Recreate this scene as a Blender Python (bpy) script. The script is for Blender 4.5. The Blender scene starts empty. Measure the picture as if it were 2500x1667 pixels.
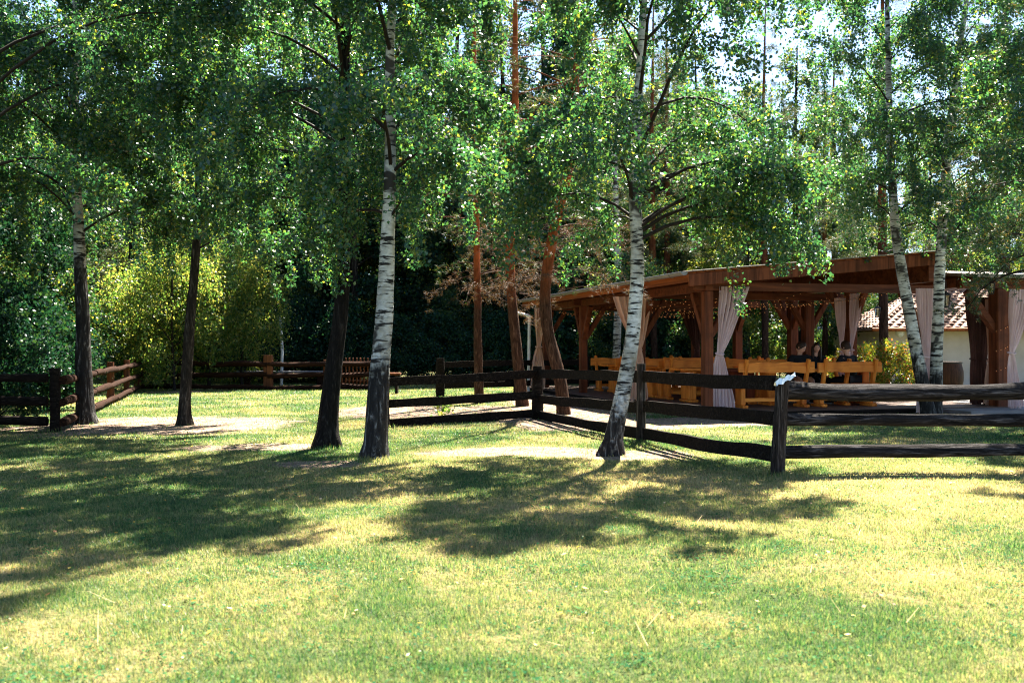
import bpy, math, random
import numpy as np
from mathutils import Vector, Matrix, Euler
R = math.radians
S = bpy.context.scene
C = S.collection
# ------------------------------------------------------------------ camera, light, exposure
CAMH = 1.38
FPX, CX, HY = 2431.0, 1250.0, 845.0
cd = bpy.data.cameras.new('camera'); cam = bpy.data.objects.new('camera', cd); C.objects.link(cam)
cam.location = (0, 0, CAMH); cam.rotation_euler = (R(90.271), 0, 0)
cd.sensor_width = 36; cd.lens = 35; cd.clip_start = .1; cd.clip_end = 3000
cd.dof.use_dof = True; cd.dof.focus_distance = 13.0; cd.dof.aperture_fstop = 2.8
S.camera = cam
SUN_EL, SUN_AZ = R(58), R(22)          # azimuth from +Y towards +X
w = bpy.data.worlds.new('World'); S.world = w; w.use_nodes = True
nt = w.node_tree; nt.nodes.clear()
wo = nt.nodes.new('ShaderNodeOutputWorld'); bg = nt.nodes.new('ShaderNodeBackground'); sk = nt.nodes.new('ShaderNodeTexSky')
sk.sky_type = 'NISHITA'; sk.sun_disc = False; sk.sun_elevation = SUN_EL; sk.sun_rotation = SUN_AZ
sk.air_density = 0.75; sk.dust_density = 0.35; sk.ozone_density = 1.2
bg.inputs[1].default_value = 0.05
nt.links.new(sk.outputs[0], bg.inputs[0]); nt.links.new(bg.outputs[0], wo.inputs[0])
sl = bpy.data.lights.new('sun', 'SUN'); sl.energy = 5.0; sl.angle = R(0.53); sl.color = (1, .93, .80)
so = bpy.data.objects.new('sun', sl); C.objects.link(so)
sd = Vector((math.sin(SUN_AZ)*math.cos(SUN_EL), math.cos(SUN_AZ)*math.cos(SUN_EL), math.sin(SUN_EL)))
so.rotation_euler = sd.to_track_quat('Z', 'Y').to_euler()
S.view_settings.view_transform = 'Standard'; S.view_settings.look = 'None'
S.view_settings.exposure = 3.05; S.view_settings.gamma = 1; S.view_settings.use_curve_mapping = False
S.cycles.max_bounces = 6; S.cycles.diffuse_bounces = 3; S.cycles.glossy_bounces = 2
S.cycles.transmission_bounces = 4; S.cycles.transparent_max_bounces = 4
S.cycles.use_adaptive_sampling = False; S.cycles.use_denoising = True; S.cycles.denoiser = 'OPENIMAGEDENOISE'; S.cycles.denoising_prefilter = 'NONE'; S.cycles.filter_width = 1.1; S.cycles.sample_clamp_indirect = 6
S.cycles.caustics_reflective = False; S.cycles.caustics_refractive = False

def W(px, py, Y): return Vector(((px-CX)/FPX*Y, Y, CAMH+(HY-py)/FPX*Y))
def GY(py): return CAMH*FPX/(py-HY)
def G(px, py): Y = GY(py); return Vector(((px-CX)/FPX*Y, Y, 0))
# ------------------------------------------------------------------ materials
def M_(name):
    m = bpy.data.materials.new(name); m.use_nodes = True
    n = m.node_tree.nodes; n.clear()
    o = n.new('ShaderNodeOutputMaterial'); b = n.new('ShaderNodeBsdfPrincipled')
    m.node_tree.links.new(b.outputs[0], o.inputs[0])
    return m, m.node_tree, n, m.node_tree.links, b, o
def noise(t, scale, detail=4, vec=None, rough=.55, dist=0):
    x = t.nodes.new('ShaderNodeTexNoise'); x.inputs['Scale'].default_value = scale; x.inputs['Detail'].default_value = detail
    x.inputs['Roughness'].default_value = rough; x.inputs['Distortion'].default_value = dist
    if vec is not None: t.links.new(vec, x.inputs['Vector'])
    return x.outputs['Fac']
def ramp(t, fac, stops, interp='LINEAR'):
    r = t.nodes.new('ShaderNodeValToRGB'); e = r.color_ramp.elements; r.color_ramp.interpolation = interp
    while len(e) < len(stops): e.new(.5)
    for i, (p, c) in enumerate(stops):
        e[i].position = p; e[i].color = (c[0], c[1], c[2], 1) if not isinstance(c, (int, float)) else (c, c, c, 1)
    t.links.new(fac, r.inputs[0]); return r.outputs[0]
def mixc(t, fac, a, b, mode='MIX'):
    x = t.nodes.new('ShaderNodeMix'); x.data_type = 'RGBA'; x.blend_type = mode
    for s, v in ((0, fac), (6, a), (7, b)):
        if isinstance(v, (int, float)): x.inputs[s].default_value = v
        elif isinstance(v, tuple): x.inputs[s].default_value = (*v, 1) if len(v) == 3 else v
        else: t.links.new(v, x.inputs[s])
    return x.outputs[2]
def math_(t, op, a, b=None):
    x = t.nodes.new('ShaderNodeMath'); x.operation = op
    for s, v in ((0, a), (1, b)):
        if v is None: continue
        if isinstance(v, (int, float)): x.inputs[s].default_value = v
        else: t.links.new(v, x.inputs[s])
    return x.outputs[0]
def coord(t, scale=(1, 1, 1), kind='Object'):
    c = t.nodes.new('ShaderNodeTexCoord') if kind != 'Position' else t.nodes.new('ShaderNodeNewGeometry')
    m = t.nodes.new('ShaderNodeMapping'); m.inputs['Scale'].default_value = scale
    t.links.new(c.outputs[kind], m.inputs['Vector']); return m.outputs[0]
def bump(t, b, h, strength=.4, dist=.02):
    x = t.nodes.new('ShaderNodeBump'); x.inputs['Strength'].default_value = strength; x.inputs['Distance'].default_value = dist
    t.links.new(h, x.inputs['Height']); t.links.new(x.outputs[0], b.inputs['Normal'])
def attr(t, name):
    a = t.nodes.new('ShaderNodeAttribute'); a.attribute_name = name; return a.outputs['Fac']

def leaf_mat(name, stops, trans=.45, tgain=(1.6, 1.9, .5), rough=.38):
    m, t, n, l, b, o = M_(name)
    c = ramp(t, attr(t, 'rnd'), stops)
    b.inputs['Roughness'].default_value = rough; b.inputs['Specular IOR Level'].default_value = .04 if name == 'weed_leaf' else .6 if name == 'birch_leaf' else (.12 if name == 'dark_leaf' else .3)
    l.new(c, b.inputs['Base Color'])
    tr = n.new('ShaderNodeBsdfTranslucent'); l.new(mixc(t, 1.0, c, tgain+(1,), 'MULTIPLY'), tr.inputs[0])
    mx = n.new('ShaderNodeMixShader'); mx.inputs[0].default_value = trans
    l.new(b.outputs[0], mx.inputs[1]); l.new(tr.outputs[0], mx.inputs[2]); l.new(mx.outputs[0], o.inputs[0])
    return m
ML = {}
ML['birch_leaf'] = leaf_mat('birch_leaf', [(0, (.008, .040, .034)), (.45, (.014, .055, .038)), (.78, (.030, .080, .032)), (.965, (.065, .11, .03)), (1, (.15, .15, .04))], .45, (3.9, 3.2, 1.1), .33)
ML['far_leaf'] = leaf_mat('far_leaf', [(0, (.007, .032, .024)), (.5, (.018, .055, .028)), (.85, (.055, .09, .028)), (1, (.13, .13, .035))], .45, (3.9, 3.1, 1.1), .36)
ML['sunlit_leaf'] = leaf_mat('sunlit_leaf', [(0, (.022, .065, .02)), (.5, (.06, .11, .028)), (1, (.2, .20, .07))], .48, (3.6, 3.1, 1.4))  # yellow-green leaf, strong sunlight put into its paler colour
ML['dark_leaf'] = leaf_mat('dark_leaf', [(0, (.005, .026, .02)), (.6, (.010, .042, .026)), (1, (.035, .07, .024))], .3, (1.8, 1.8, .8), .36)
ML['needle'] = leaf_mat('needle', [(0, (.015, .05, .025)), (.6, (.035, .075, .03)), (.8, (.07, .09, .03)), (1, (.25, .14, .06))], .25, (1.6, 1.6, .8), .5)
ML['dry_needle'] = leaf_mat('dry_needle', [(0, (.025, .032, .016)), (.5, (.055, .042, .02)), (1, (.14, .07, .032))], .35, (1.6, 1.3, 1), .6)
ML['shrub_leaf'] = leaf_mat('shrub_leaf', [(0, (.05, .10, .012)), (.6, (.14, .17, .02)), (.8, (.25, .20, .03)), (.9, (.32, .10, .03)), (1, (.38, .07, .04))], .45, (1.6, 1.5, .8))

def birch_bark():
    m, t, n, l, b, o = M_('birch_bark')
    co = n.new('ShaderNodeTexCoord'); ob = co.outputs['Object']
    sx = n.new('ShaderNodeSeparateXYZ'); l.new(ob, sx.inputs[0])
    lent = noise(t, 1.0, 5, coord(t, (3.5, 3.5, 22)), .6, .4)
    lm = ramp(t, lent, [(.53, 0.0), (.58, 1.0)])
    blot = ramp(t, noise(t, 1.0, 3, coord(t, (1.6, 1.6, 2.6)), .6, .6), [(.55, 0.0), (.60, 1.0)])
    peel = ramp(t, noise(t, 14, 4, coord(t, (1, 1, 1.6))), [(.3, (.32, .33, .31)), (.7, (.66, .67, .64))])
    tone = mixc(t, ramp(t, noise(t, 2.2, 3, coord(t)), [(.4, 0.0), (.7, 1.0)]), peel, (.17, .15, .10))
    c = mixc(t, lm, tone, (.012, .011, .010)); c = mixc(t, blot, c, (.035, .032, .028))
    # dark fissured foot
    fis = noise(t, 1.0, 5, coord(t, (16, 16, 2.6)), .65, 1.2)
    foot = ramp(t, fis, [(.42, (.006, .005, .005)), (.56, (.022, .020, .018)), (.70, (.22, .22, .21))])
    hz = math_(t, 'ADD', sx.outputs[2], math_(t, 'MULTIPLY', math_(t, 'SUBTRACT', noise(t, 3.2, 4, coord(t, (1, 1, .6)), .7), .5), 2.6))
    fm = ramp(t, hz, [(.0, 1.0), (1.0, 0.0)]); fr = t.nodes[-1]
    fm2 = math_(t, 'SUBTRACT', 1.0, math_(t, 'MINIMUM', 1.0, math_(t, 'MAXIMUM', 0.0, math_(t, 'MULTIPLY', math_(t, 'SUBTRACT', hz, attr(t, 'foot_height')), 2.5))))
    c = mixc(t, fm2, c, foot)
    l.new(c, b.inputs['Base Color']); b.inputs['Roughness'].default_value = .7; b.inputs['Specular IOR Level'].default_value = .2
    bump(t, b, math_(t, 'ADD', math_(t, 'MULTIPLY', fis, fm2), math_(t, 'MULTIPLY', lent, .3)), .9, .05)
    return m
def rough_bark(name, a, b_, c_, top=None, zt=(3, 6)):
    m, t, n, l, b, o = M_(name)
    fis = noise(t, 1.0, 6, coord(t, (17, 17, 3.2)), .65, 1.4)
    c = ramp(t, fis, [(.35, a), (.55, b_), (.72, c_)])
    if top:
        co = n.new('ShaderNodeTexCoord'); sx = n.new('ShaderNodeSeparateXYZ'); l.new(co.outputs['Object'], sx.inputs[0])
        f = math_(t, 'MINIMUM', 1.0, math_(t, 'MAXIMUM', 0.0, math_(t, 'DIVIDE', math_(t, 'SUBTRACT', sx.outputs[2], zt[0]), zt[1]-zt[0])))
        tc = ramp(t, noise(t, 9, 4, coord(t, (1, 1, .5))), [(.35, tuple(x*.45 for x in top)), (.65, top)])
        c = mixc(t, f, c, tc)
    l.new(c, b.inputs['Base Color']); b.inputs['Roughness'].default_value = .9; b.inputs['Specular IOR Level'].default_value = .08
    bump(t, b, fis, 1.0, .06); return m
def wood(name, a, b_, c_=None, scale=(1, 1, 1), grain=9, rough=.6, axis=0, bs=.3):
    m, t, n, l, b, o = M_(name)
    sc = [grain*2.2]*3; sc[axis] = grain*.14
    g = noise(t, 1.0, 5, coord(t, tuple(sc)), .6, .8)
    k = noise(t, 2.2, 3, coord(t, (1, 1, 1)))
    c = ramp(t, g, [(.32, a), (.62, b_)])
    if c_: c = mixc(t, ramp(t, k, [(.5, 0.0), (.68, .85)]), c, c_)
    l.new(c, b.inputs['Base Color']); b.inputs['Roughness'].default_value = rough; b.inputs['Specular IOR Level'].default_value = .12
    bump(t, b, g, bs, .01); return m
def weathered(name, a, b_, hi, axis=0, grain=9):
    m, t, n, l, b, o = M_(name); sc = [grain*3.2]*3; sc[axis] = grain*.22; g = noise(t, 1.0, 6, coord(t, tuple(sc)), .7, 1.0)
    c = ramp(t, g, [(.36, a), (.52, b_), (.70, hi)]); sc2 = [grain*6]*3; sc2[axis] = grain*.3; cr = noise(t, 1.0, 3, coord(t, tuple(sc2)), .6, .5)
    c = mixc(t, ramp(t, cr, [(.36, 1.0), (.42, 0.0)]), c, (.002, .002, .002)); bl = noise(t, 3.0, 3, coord(t)); c = mixc(t, ramp(t, bl, [(.45, 0.0), (.7, .6)]), c, b_)
    l.new(c, b.inputs['Base Color']); b.inputs['Roughness'].default_value = .9; b.inputs['Specular IOR Level'].default_value = .08
    bump(t, b, math_(t, 'ADD', g, math_(t, 'MULTIPLY', cr, .6)), 1.0, .03); return m
def plain(name, c1, c2=None, scale=8, rough=.6, metal=0, bs=.15):
    m, t, n, l, b, o = M_(name); c2 = c2 or tuple(x*.75 for x in c1)
    f = noise(t, scale, 4, coord(t)); l.new(ramp(t, f, [(.3, c2), (.7, c1)]), b.inputs['Base Color'])
    b.inputs['Roughness'].default_value = rough; b.inputs['Metallic'].default_value = metal; b.inputs['Specular IOR Level'].default_value = .2
    bump(t, b, f, bs, .01); return m
MB_ = birch_bark()
M_DARKBARK = rough_bark('dark_bark', (.004, .004, .004), (.012, .010, .009), (.05, .045, .04))
M_GREYBARK = rough_bark('grey_bark', (.008, .007, .006), (.03, .025, .02), (.14, .12, .10))
M_PINE = rough_bark('pine_bark', (.02, .010, .006), (.07, .036, .022), (.17, .10, .065), (.42, .11, .03), (2.2, 3.6))
M_PINEDK = rough_bark('dark_pine_bark', (.012, .007, .005), (.04, .022, .016), (.09, .055, .04), (.18, .06, .025), (3, 6))
M_TWIG = plain('twig_bark', (.022, .016, .012), (.008, .006, .005), 20, .8)
M_DRYTWIG = plain('dry_twig', (.095, .046, .026), (.035, .018, .012), 12, .8)
M_FENCE = weathered('fence_log', (.004, .0035, .0035), (.022, .019, .018), (.14, .13, .13))
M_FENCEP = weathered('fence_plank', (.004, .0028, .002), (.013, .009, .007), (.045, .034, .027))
M_FENCEPOST = weathered('fence_post', (.006, .005, .004), (.034, .027, .023), (.15, .13, .115), axis=2)
M_FENCERED = weathered('fence_stained', (.007, .003, .002), (.026, .011, .006), (.09, .036, .02))
M_FENCEREDP = wood('fence_stained_post', (.05, .018, .009), (.17, .06, .025), axis=2, grain=5, rough=.75)
M_TIMBER = wood('pavilion_timber', (.045, .014, .007), (.16, .05, .022), (.075, .024, .012), axis=0, grain=4)
M_TIMBERV = wood('pavilion_post', (.05, .015, .007), (.18, .054, .023), (.075, .024, .012), axis=2, grain=4)
M_TIMBERO = wood('pavilion_eave_board', (.12, .032, .010), (.30, .085, .025), axis=1, grain=4)
M_BENCH = wood('bench_wood', (.62, .155, .020), (.88, .31, .05), (.42, .09, .014), axis=0, grain=5, rough=.45)
M_BENCHV = wood('bench_leg_wood', (.56, .14, .019), (.83, .28, .045), (.38, .08, .012), axis=2, grain=5, rough=.45)
M_REDWOOD = wood('red_wood', (.08, .015, .008), (.2, .045, .018), axis=2, grain=5)
M_DECK = wood('deck_board', (.05, .028, .02), (.13, .085, .065), axis=0, grain=4, rough=.6)
M_ROOFTOP = plain('roof_felt', (.30, .27, .24), (.18, .16, .14), 6, .8)
M_GUTTER = plain('gutter_metal', (.22, .22, .23), (.15, .15, .16), 3, .4, .3)
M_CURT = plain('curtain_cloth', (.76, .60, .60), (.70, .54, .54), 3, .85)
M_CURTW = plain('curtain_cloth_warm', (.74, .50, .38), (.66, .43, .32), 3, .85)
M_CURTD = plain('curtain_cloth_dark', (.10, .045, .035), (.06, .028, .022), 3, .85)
for _m in (M_CURT, M_CURTW, M_CURTD):
    t = _m.node_tree; b = [x for x in t.nodes if x.type == 'BSDF_PRINCIPLED'][0]; o = [x for x in t.nodes if x.type == 'OUTPUT_MATERIAL'][0]
    tr = t.nodes.new('ShaderNodeBsdfTranslucent'); t.links.new(b.inputs['Base Color'].links[0].from_socket, tr.inputs[0])
    mx = t.nodes.new('ShaderNodeMixShader'); mx.inputs[0].default_value = .35
    t.links.new(b.outputs[0], mx.inputs[1]); t.links.new(tr.outputs[0], mx.inputs[2]); t.links.new(mx.outputs[0], o.inputs[0])
M_WALL = plain('cream_render', (.55, .48, .41), (.46, .39, .32), 2, .9)
M_TILE = plain('clay_tile', (.36, .22, .155), (.17, .09, .06), 2.2, .75)
M_WHITE = plain('white_paint', (.7, .7, .68), (.5, .5, .48), 4, .5)
M_PAPER = plain('tissue_paper', (.85, .88, .85), (.72, .76, .74), 12, .8)
M_SKIN = plain('skin', (.66, .36, .25), (.6, .31, .21), 9, .5)
M_HAIR = plain('hair', (.05, .025, .014), (.02, .01, .007), 30, .5)
M_BLACK = plain('black_cloth', (.012, .012, .014), (.006, .006, .007), 9, .8)
M_BLUE = plain('blue_paint', (.03, .12, .45), (.02, .09, .35), 9, .3)
M_IRON = plain('black_iron', (.02, .02, .02), (.01, .01, .01), 9, .5)
M_ROPE = plain('rope', (.4, .3, .2), (.25, .17, .1), 20, .9)
M_CORD = plain('string_cord', (.08, .05, .03), None, 20, .7)
M_BARREL = wood('barrel_wood', (.015, .008, .006), (.05, .022, .013), axis=2)
M_CONC = plain('concrete', (.20, .19, .19), (.14, .13, .13), 2, .85)
M_EYE = plain('eye', (.02, .015, .012)); M_LIP = plain('lip', (.4, .12, .09))
m, t, n, l, b, o = M_('glass_pane'); b.inputs['Base Color'].default_value = (.5, .45, .35, 1); b.inputs['Roughness'].default_value = .1; b.inputs['Transmission Weight'].default_value = .8; M_GLASS = m
m, t, n, l, b, o = M_('warm_bulb'); b.inputs['Base Color'].default_value = (.8, .3, .1, 1); b.inputs['Emission Color'].default_value = (1, .36, .10, 1); b.inputs['Emission Strength'].default_value = .05; M_BULB = m
# ------------------------------------------------------------------ numpy helpers
def hsh(i, j, s):
    h = (i.astype(np.int64)*374761393 + j.astype(np.int64)*668265263 + s*974634777) & 0xffffffff
    h = ((h ^ (h >> 13))*1274126177) & 0xffffffff
    return ((h ^ (h >> 16)) & 0xffff)/65535.0
def vn(x, y, s=0):
    x = np.asarray(x, float); y = np.asarray(y, float)
    i = np.floor(x); j = np.floor(y); u = x-i; v = y-j; u = u*u*(3-2*u); v = v*v*(3-2*v)
    a, b, c, d = hsh(i, j, s), hsh(i+1, j, s), hsh(i, j+1, s), hsh(i+1, j+1, s)
    return (a*(1-u)+b*u)*(1-v)+(c*(1-u)+d*u)*v
def fbm(x, y, s=0, o=4):
    r = 0; a = .5; k = 0
    for q in range(o): r = r+a*vn(np.asarray(x)*2**q, np.asarray(y)*2**q, s+q); k += a; a *= .55
    return r/k

def tagit(o, label=None, cat=None, group=None, kind=None):
    if label: o['label'] = label
    if cat: o['category'] = cat
    if group: o['group'] = group
    if kind: o['kind'] = kind
    return o
def empty(name, loc, label, cat, group=None, rz=0):
    o = bpy.data.objects.new(name, None); C.objects.link(o); o.location = loc; o.rotation_euler = (0, 0, rz); o.empty_display_size = .1
    return tagit(o, label, cat, group)
def link(name, me, parent=None, loc=None):
    o = bpy.data.objects.new(name, me); C.objects.link(o)
    if parent is not None: o.parent = parent
    if loc is not None: o.location = loc
    return o
def copy_tree(o, parent=None):
    c = o.copy(); C.objects.link(c)
    if parent is not None: c.parent = parent
    for ch in list(o.children): copy_tree(ch, c)
    return c

def np_mesh(name, V, Fq, mat, attrs=None, smooth=False, mats=None, midx=None):
    """V (n,3); Fq (m,k) all faces same size k"""
    me = bpy.data.meshes.new(name); V = np.ascontiguousarray(V, dtype=np.float32); Fq = np.ascontiguousarray(Fq, dtype=np.int32)
    m, k = Fq.shape
    me.vertices.add(len(V)); me.vertices.foreach_set('co', V.ravel())
    me.loops.add(m*k); me.loops.foreach_set('vertex_index', Fq.ravel())
    me.polygons.add(m); me.polygons.foreach_set('loop_start', np.arange(0, m*k, k, dtype=np.int32))
    me.polygons.foreach_set('loop_total', np.full(m, k, dtype=np.int32))
    if smooth: me.polygons.foreach_set('use_smooth', np.ones(m, dtype=bool))
    me.materials.append(mat)
    if attrs:
        for a, v in attrs.items():
            at = me.attributes.new(a, 'FLOAT', 'POINT'); at.data.foreach_set('value', np.ascontiguousarray(v, dtype=np.float32))
    me.update(calc_edges=True); return me

class MB:
    def __init__(s): s.v = []; s.f = []; s.sm = []
    def add(s, v, f, sm=False):
        b = len(s.v); s.v += [tuple(x) for x in v]; s.f += [tuple(i+b for i in q) for q in f]; s.sm += [sm]*len(f)
    def box(s, c, d, rot=None, bev=0.0, jit=0.0, rng=None):
        hx, hy, hz = d[0]/2, d[1]/2, d[2]/2; v = []
        if bev > 0:
            e = min(bev, hx*.9, hy*.9, hz*.9)
            for sx in (-1, 1):
                for sy in (-1, 1):
                    for sz in (-1, 1):
                        v += [(sx*hx, sy*(hy-e), sz*(hz-e)), (sx*(hx-e), sy*hy, sz*(hz-e)), (sx*(hx-e), sy*(hy-e), sz*hz)]
            def i(a, b, c, k): return ((a*2+b)*2+c)*3+k
            f = []
            for a in (0, 1):
                q = [i(a, 0, 0, 0), i(a, 1, 0, 0), i(a, 1, 1, 0), i(a, 0, 1, 0)]; f.append(q if a else q[::-1])
                q = [i(0, a, 0, 1), i(1, a, 0, 1), i(1, a, 1, 1), i(0, a, 1, 1)]; f.append(q[::-1] if a else q)
                q = [i(0, 0, a, 2), i(1, 0, a, 2), i(1, 1, a, 2), i(0, 1, a, 2)]; f.append(q if a else q[::-1])
            for b_ in (0, 1):
                for c_ in (0, 1):
                    f.append([i(0, b_, c_, 1), i(1, b_, c_, 1), i(1, b_, c_, 2), i(0, b_, c_, 2)])
                    f.append([i(b_, 0, c_, 0), i(b_, 1, c_, 0), i(b_, 1, c_, 2), i(b_, 0, c_, 2)])
                    f.append([i(b_, c_, 0, 0), i(b_, c_, 1, 0), i(b_, c_, 1, 1), i(b_, c_, 0, 1)])
                    for a in (0, 1): f.append([i(a, b_, c_, 0), i(a, b_, c_, 1), i(a, b_, c_, 2)])
        else:
            v = [(x*hx, y*hy, z*hz) for x in (-1, 1) for y in (-1, 1) for z in (-1, 1)]
            f = [(0, 1, 3, 2), (4, 6, 7, 5), (0, 4, 5, 1), (2, 3, 7, 6), (0, 2, 6, 4), (1, 5, 7, 3)]
        o = []
        for p in v:
            p = Vector(p)
            if jit: p += Vector([rng.uniform(-jit, jit) for _ in range(3)])
            if rot is not None: p = rot @ p
            o.append(p+Vector(c))
        s.add(o, f)
    def beam(s, a, b, wd, h, up=(0, 0, 1), bev=.006):
        a = Vector(a); b = Vector(b); d = b-a; L = d.length; d.normalize(); u = Vector(up); y = u.cross(d).normalized(); z = d.cross(y)
        s.box((a+b)/2, (L, wd, h), Matrix((d, y, z)).transposed(), bev)
    def tube(s, P, r, k=8, caps=True, sm=True, flat=1.0, fn=None):
        P = [Vector(p) for p in P]; n = len(P); r = r if hasattr(r, '__len__') else [r]*n
        v = []; f = []; x = None
        for i in range(n):
            d = (P[min(i+1, n-1)]-P[max(i-1, 0)]).normalized()
            if x is None: x = d.orthogonal().normalized() if abs(d.z) < .9 else Vector((1, 0, 0))
            x = (x-d*x.dot(d)).normalized(); y = d.cross(x)
            for j in range(k):
                a = 2*math.pi*j/k; rr = r[i]*(fn(i, a) if fn else 1)
                v.append(P[i]+x*math.cos(a)*rr+y*math.sin(a)*rr*flat)
        for i in range(n-1):
            for j in range(k): f.append((i*k+j, i*k+(j+1) % k, (i+1)*k+(j+1) % k, (i+1)*k+j))
        s.add(v, f, sm)
        if caps: s.add([v[j] for j in range(k)][::-1], [tuple(range(k))]); s.add([v[(n-1)*k+j] for j in range(k)], [tuple(range(k))])
    def cyl(s, c, r, h, k=16, r2=None, sm=True): s.tube([Vector(c), Vector(c)+Vector((0, 0, h))], [r, r if r2 is None else r2], k, True, sm)
    def ball(s, c, r, k=8, sc=(1, 1, 1)):
        v = []; f = []; c = Vector(c)
        for i in range(k//2+1):
            th = math.pi*i/(k//2)
            for j in range(k): ph = 2*math.pi*j/k; v.append(c+Vector((math.sin(th)*math.cos(ph)*sc[0], math.sin(th)*math.sin(ph)*sc[1], math.cos(th)*sc[2]))*r)
        for i in range(k//2):
            for j in range(k): f.append((i*k+j, (i+1)*k+j, (i+1)*k+(j+1) % k, i*k+(j+1) % k))
        s.add(v, f, True)
    def mesh(s, name, mat):
        me = bpy.data.meshes.new(name); me.from_pydata(s.v, [], s.f); me.materials.append(mat)
        me.polygons.foreach_set('use_smooth', s.sm); me.update(); return me
    def build(s, name, mat, parent=None, loc=None): return link(name, s.mesh(name, mat), parent, loc)
# ------------------------------------------------------------------ ground
K = Vector((3.86, 19.7, 0)); U = Vector((.969, .247, 0)); V_ = Vector((-.247, .969, 0)); ANG = math.atan2(.247, .969)
def uv(u, v, z=0): return K+U*u+V_*v+Vector((0, 0, z))
FP0 = G(1895, 1162); FP1 = G(1565, 1085); FP2 = G(1312, 1022); FP3 = G(940, 1043)
DECK = .11
def seg(x, y, a, b):
    ax, ay, bx, by = a[0], a[1], b[0], b[1]; dx, dy = bx-ax, by-ay
    tt = np.clip(((x-ax)*dx+(y-ay)*dy)/(dx*dx+dy*dy), 0, 1); return np.hypot(x-ax-tt*dx, y-ay-tt*dy)
def bare(x, y):
    """0 grass .. 1 bare soil/sand"""
    w_ = (fbm(x*.7, y*.7, 5)-.5)*1.6; w2 = (fbm(x*2.5, y*2.5, 9)-.5)*.8
    def ell(cx, cy, rx, ry, s=1.0): return s*(1.25-np.hypot((x-cx)/rx, (y-cy)/ry)+w_*.6+w2*.5)*1.6
    m = ell(-6.0, 17.6, 2.6, 2.3)
    m = np.maximum(m, ell(.15, 12.9, 1.3, .55)); m = np.maximum(m, ell(1.6, 12.6, .8, .5))
    m = np.maximum(m, ell(-2.2, 11.6, .9, .5)*.8)
    m = np.maximum(m, ell(-2.6, 21.0, 1.6, 2.2)); m = np.maximum(m, ell(-.5, 21.0, 1.6, 2.6)); m = np.maximum(m, ell(1.0, 19, 1.3, 3.4))
    m = np.maximum(m, ell(1.2, 24, 1.6, 5)); pass
    for cx, cy in ((-3.4, 13.6), (-7.9, 16.8), (-10, 30)): m = np.maximum(m, ell(cx, cy, 1.1, .6)*.9)
    # gravel strip along the deck
    m = np.maximum(m, (1.5-seg(x, y, (2.2, 17.6), (3.7, 18.3)))*1.8+w2); m = np.maximum(m, (1.15-seg(x, y, (3.5, 18.35), (5.2, 18.9)))*1.6+w2)
    m = np.maximum(m, (1.0-seg(x, y, (6.0, 19.8), (12, 21.2)))*1.2+w2)
    return np.clip(m*.95-.05, 0, 1)
def ground_mesh():
    def axis(lo, hi, f): return np.unique(np.concatenate(f))
    ys = np.unique(np.round(np.concatenate([np.linspace(-60, 2, 20), np.arange(2, 26, .1), np.arange(26, 45, .4), np.geomspace(45, 1500, 30)]), 3))
    xs = np.unique(np.round(np.concatenate([-np.geomspace(14, 1500, 28), np.arange(-14, 14, .14), np.geomspace(14, 1500, 28)]), 3))
    X, Y = np.meshgrid(xs, ys); Z = (fbm(X*.5, Y*.5, 3)-.5)*.07*np.clip(1-np.abs(Y-14)/40, 0, 1)+(fbm(X*3, Y*3, 31)-.5)*.022*(np.abs(X) < 14)
    V = np.stack([X.ravel(), Y.ravel(), Z.ravel()], 1); nx = len(xs); ny = len(ys)
    i = (np.arange(ny-1)[:, None]*nx+np.arange(nx-1)[None]).ravel(); F = np.stack([i, i+1, i+nx+1, i+nx], 1)
    return V, F, bare(X, Y).ravel()
def gz(x, y): return (fbm(x*.5, y*.5, 3)-.5)*.07*np.clip(1-np.abs(y-14)/40, 0, 1)+(fbm(x*3, y*3, 31)-.5)*.022
def lawn_color(t):
    p = coord(t, (1, 1, 1), 'Position')
    dry = noise(t, .55, 4, p, .6, .5); fine = noise(t, 9, 4, p, .7)
    s = math_(t, 'ADD', math_(t, 'MULTIPLY', dry, .75), math_(t, 'MULTIPLY', fine, .35))
    # drier band under and in front of the birches; greener left paints in shade
    g = t.nodes.new('ShaderNodeNewGeometry'); sx = t.nodes.new('ShaderNodeSeparateXYZ'); t.links.new(g.outputs['Position'], sx.inputs[0])
    band = math_(t, 'MAXIMUM', 0.0, math_(t, 'SUBTRACT', 1.0, math_(t, 'DIVIDE', math_(t, 'ABSOLUTE', math_(t, 'SUBTRACT', sx.outputs[1], 9.6)), 4.2)))
    xr = math_(t, 'MINIMUM', 1.0, math_(t, 'MAXIMUM', 0.0, math_(t, 'DIVIDE', math_(t, 'ADD', sx.outputs[0], 3.2), 3.6)))
    s = math_(t, 'ADD', math_(t, 'SUBTRACT', s, .022), math_(t, 'MULTIPLY', math_(t, 'MULTIPLY', band, xr), .15))
    return s, p
m, t, n, l, b, o = M_('lawn_ground')
s, p = lawn_color(t)
turf = ramp(t, s, [(.36, (.018, .045, .012)), (.52, (.07, .085, .028)), (.68, (.24, .17, .08))])
soil = ramp(t, noise(t, 3, 5, p), [(.35, (.11, .070, .045)), (.65, (.31, .215, .15))])
peb = t.nodes.new('ShaderNodeTexVoronoi'); peb.inputs['Scale'].default_value = 26; l.new(p, peb.inputs['Vector'])
soil = mixc(t, .35, soil, ramp(t, peb.outputs['Color'], [(.2, (.07, .05, .04)), (.8, (.36, .29, .24))]))
lit = ramp(t, noise(t, 22, 3, p, .7), [(.60, 0.0), (.68, 1.0)])
soil = mixc(t, lit, soil, (.07, .04, .025))
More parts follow.
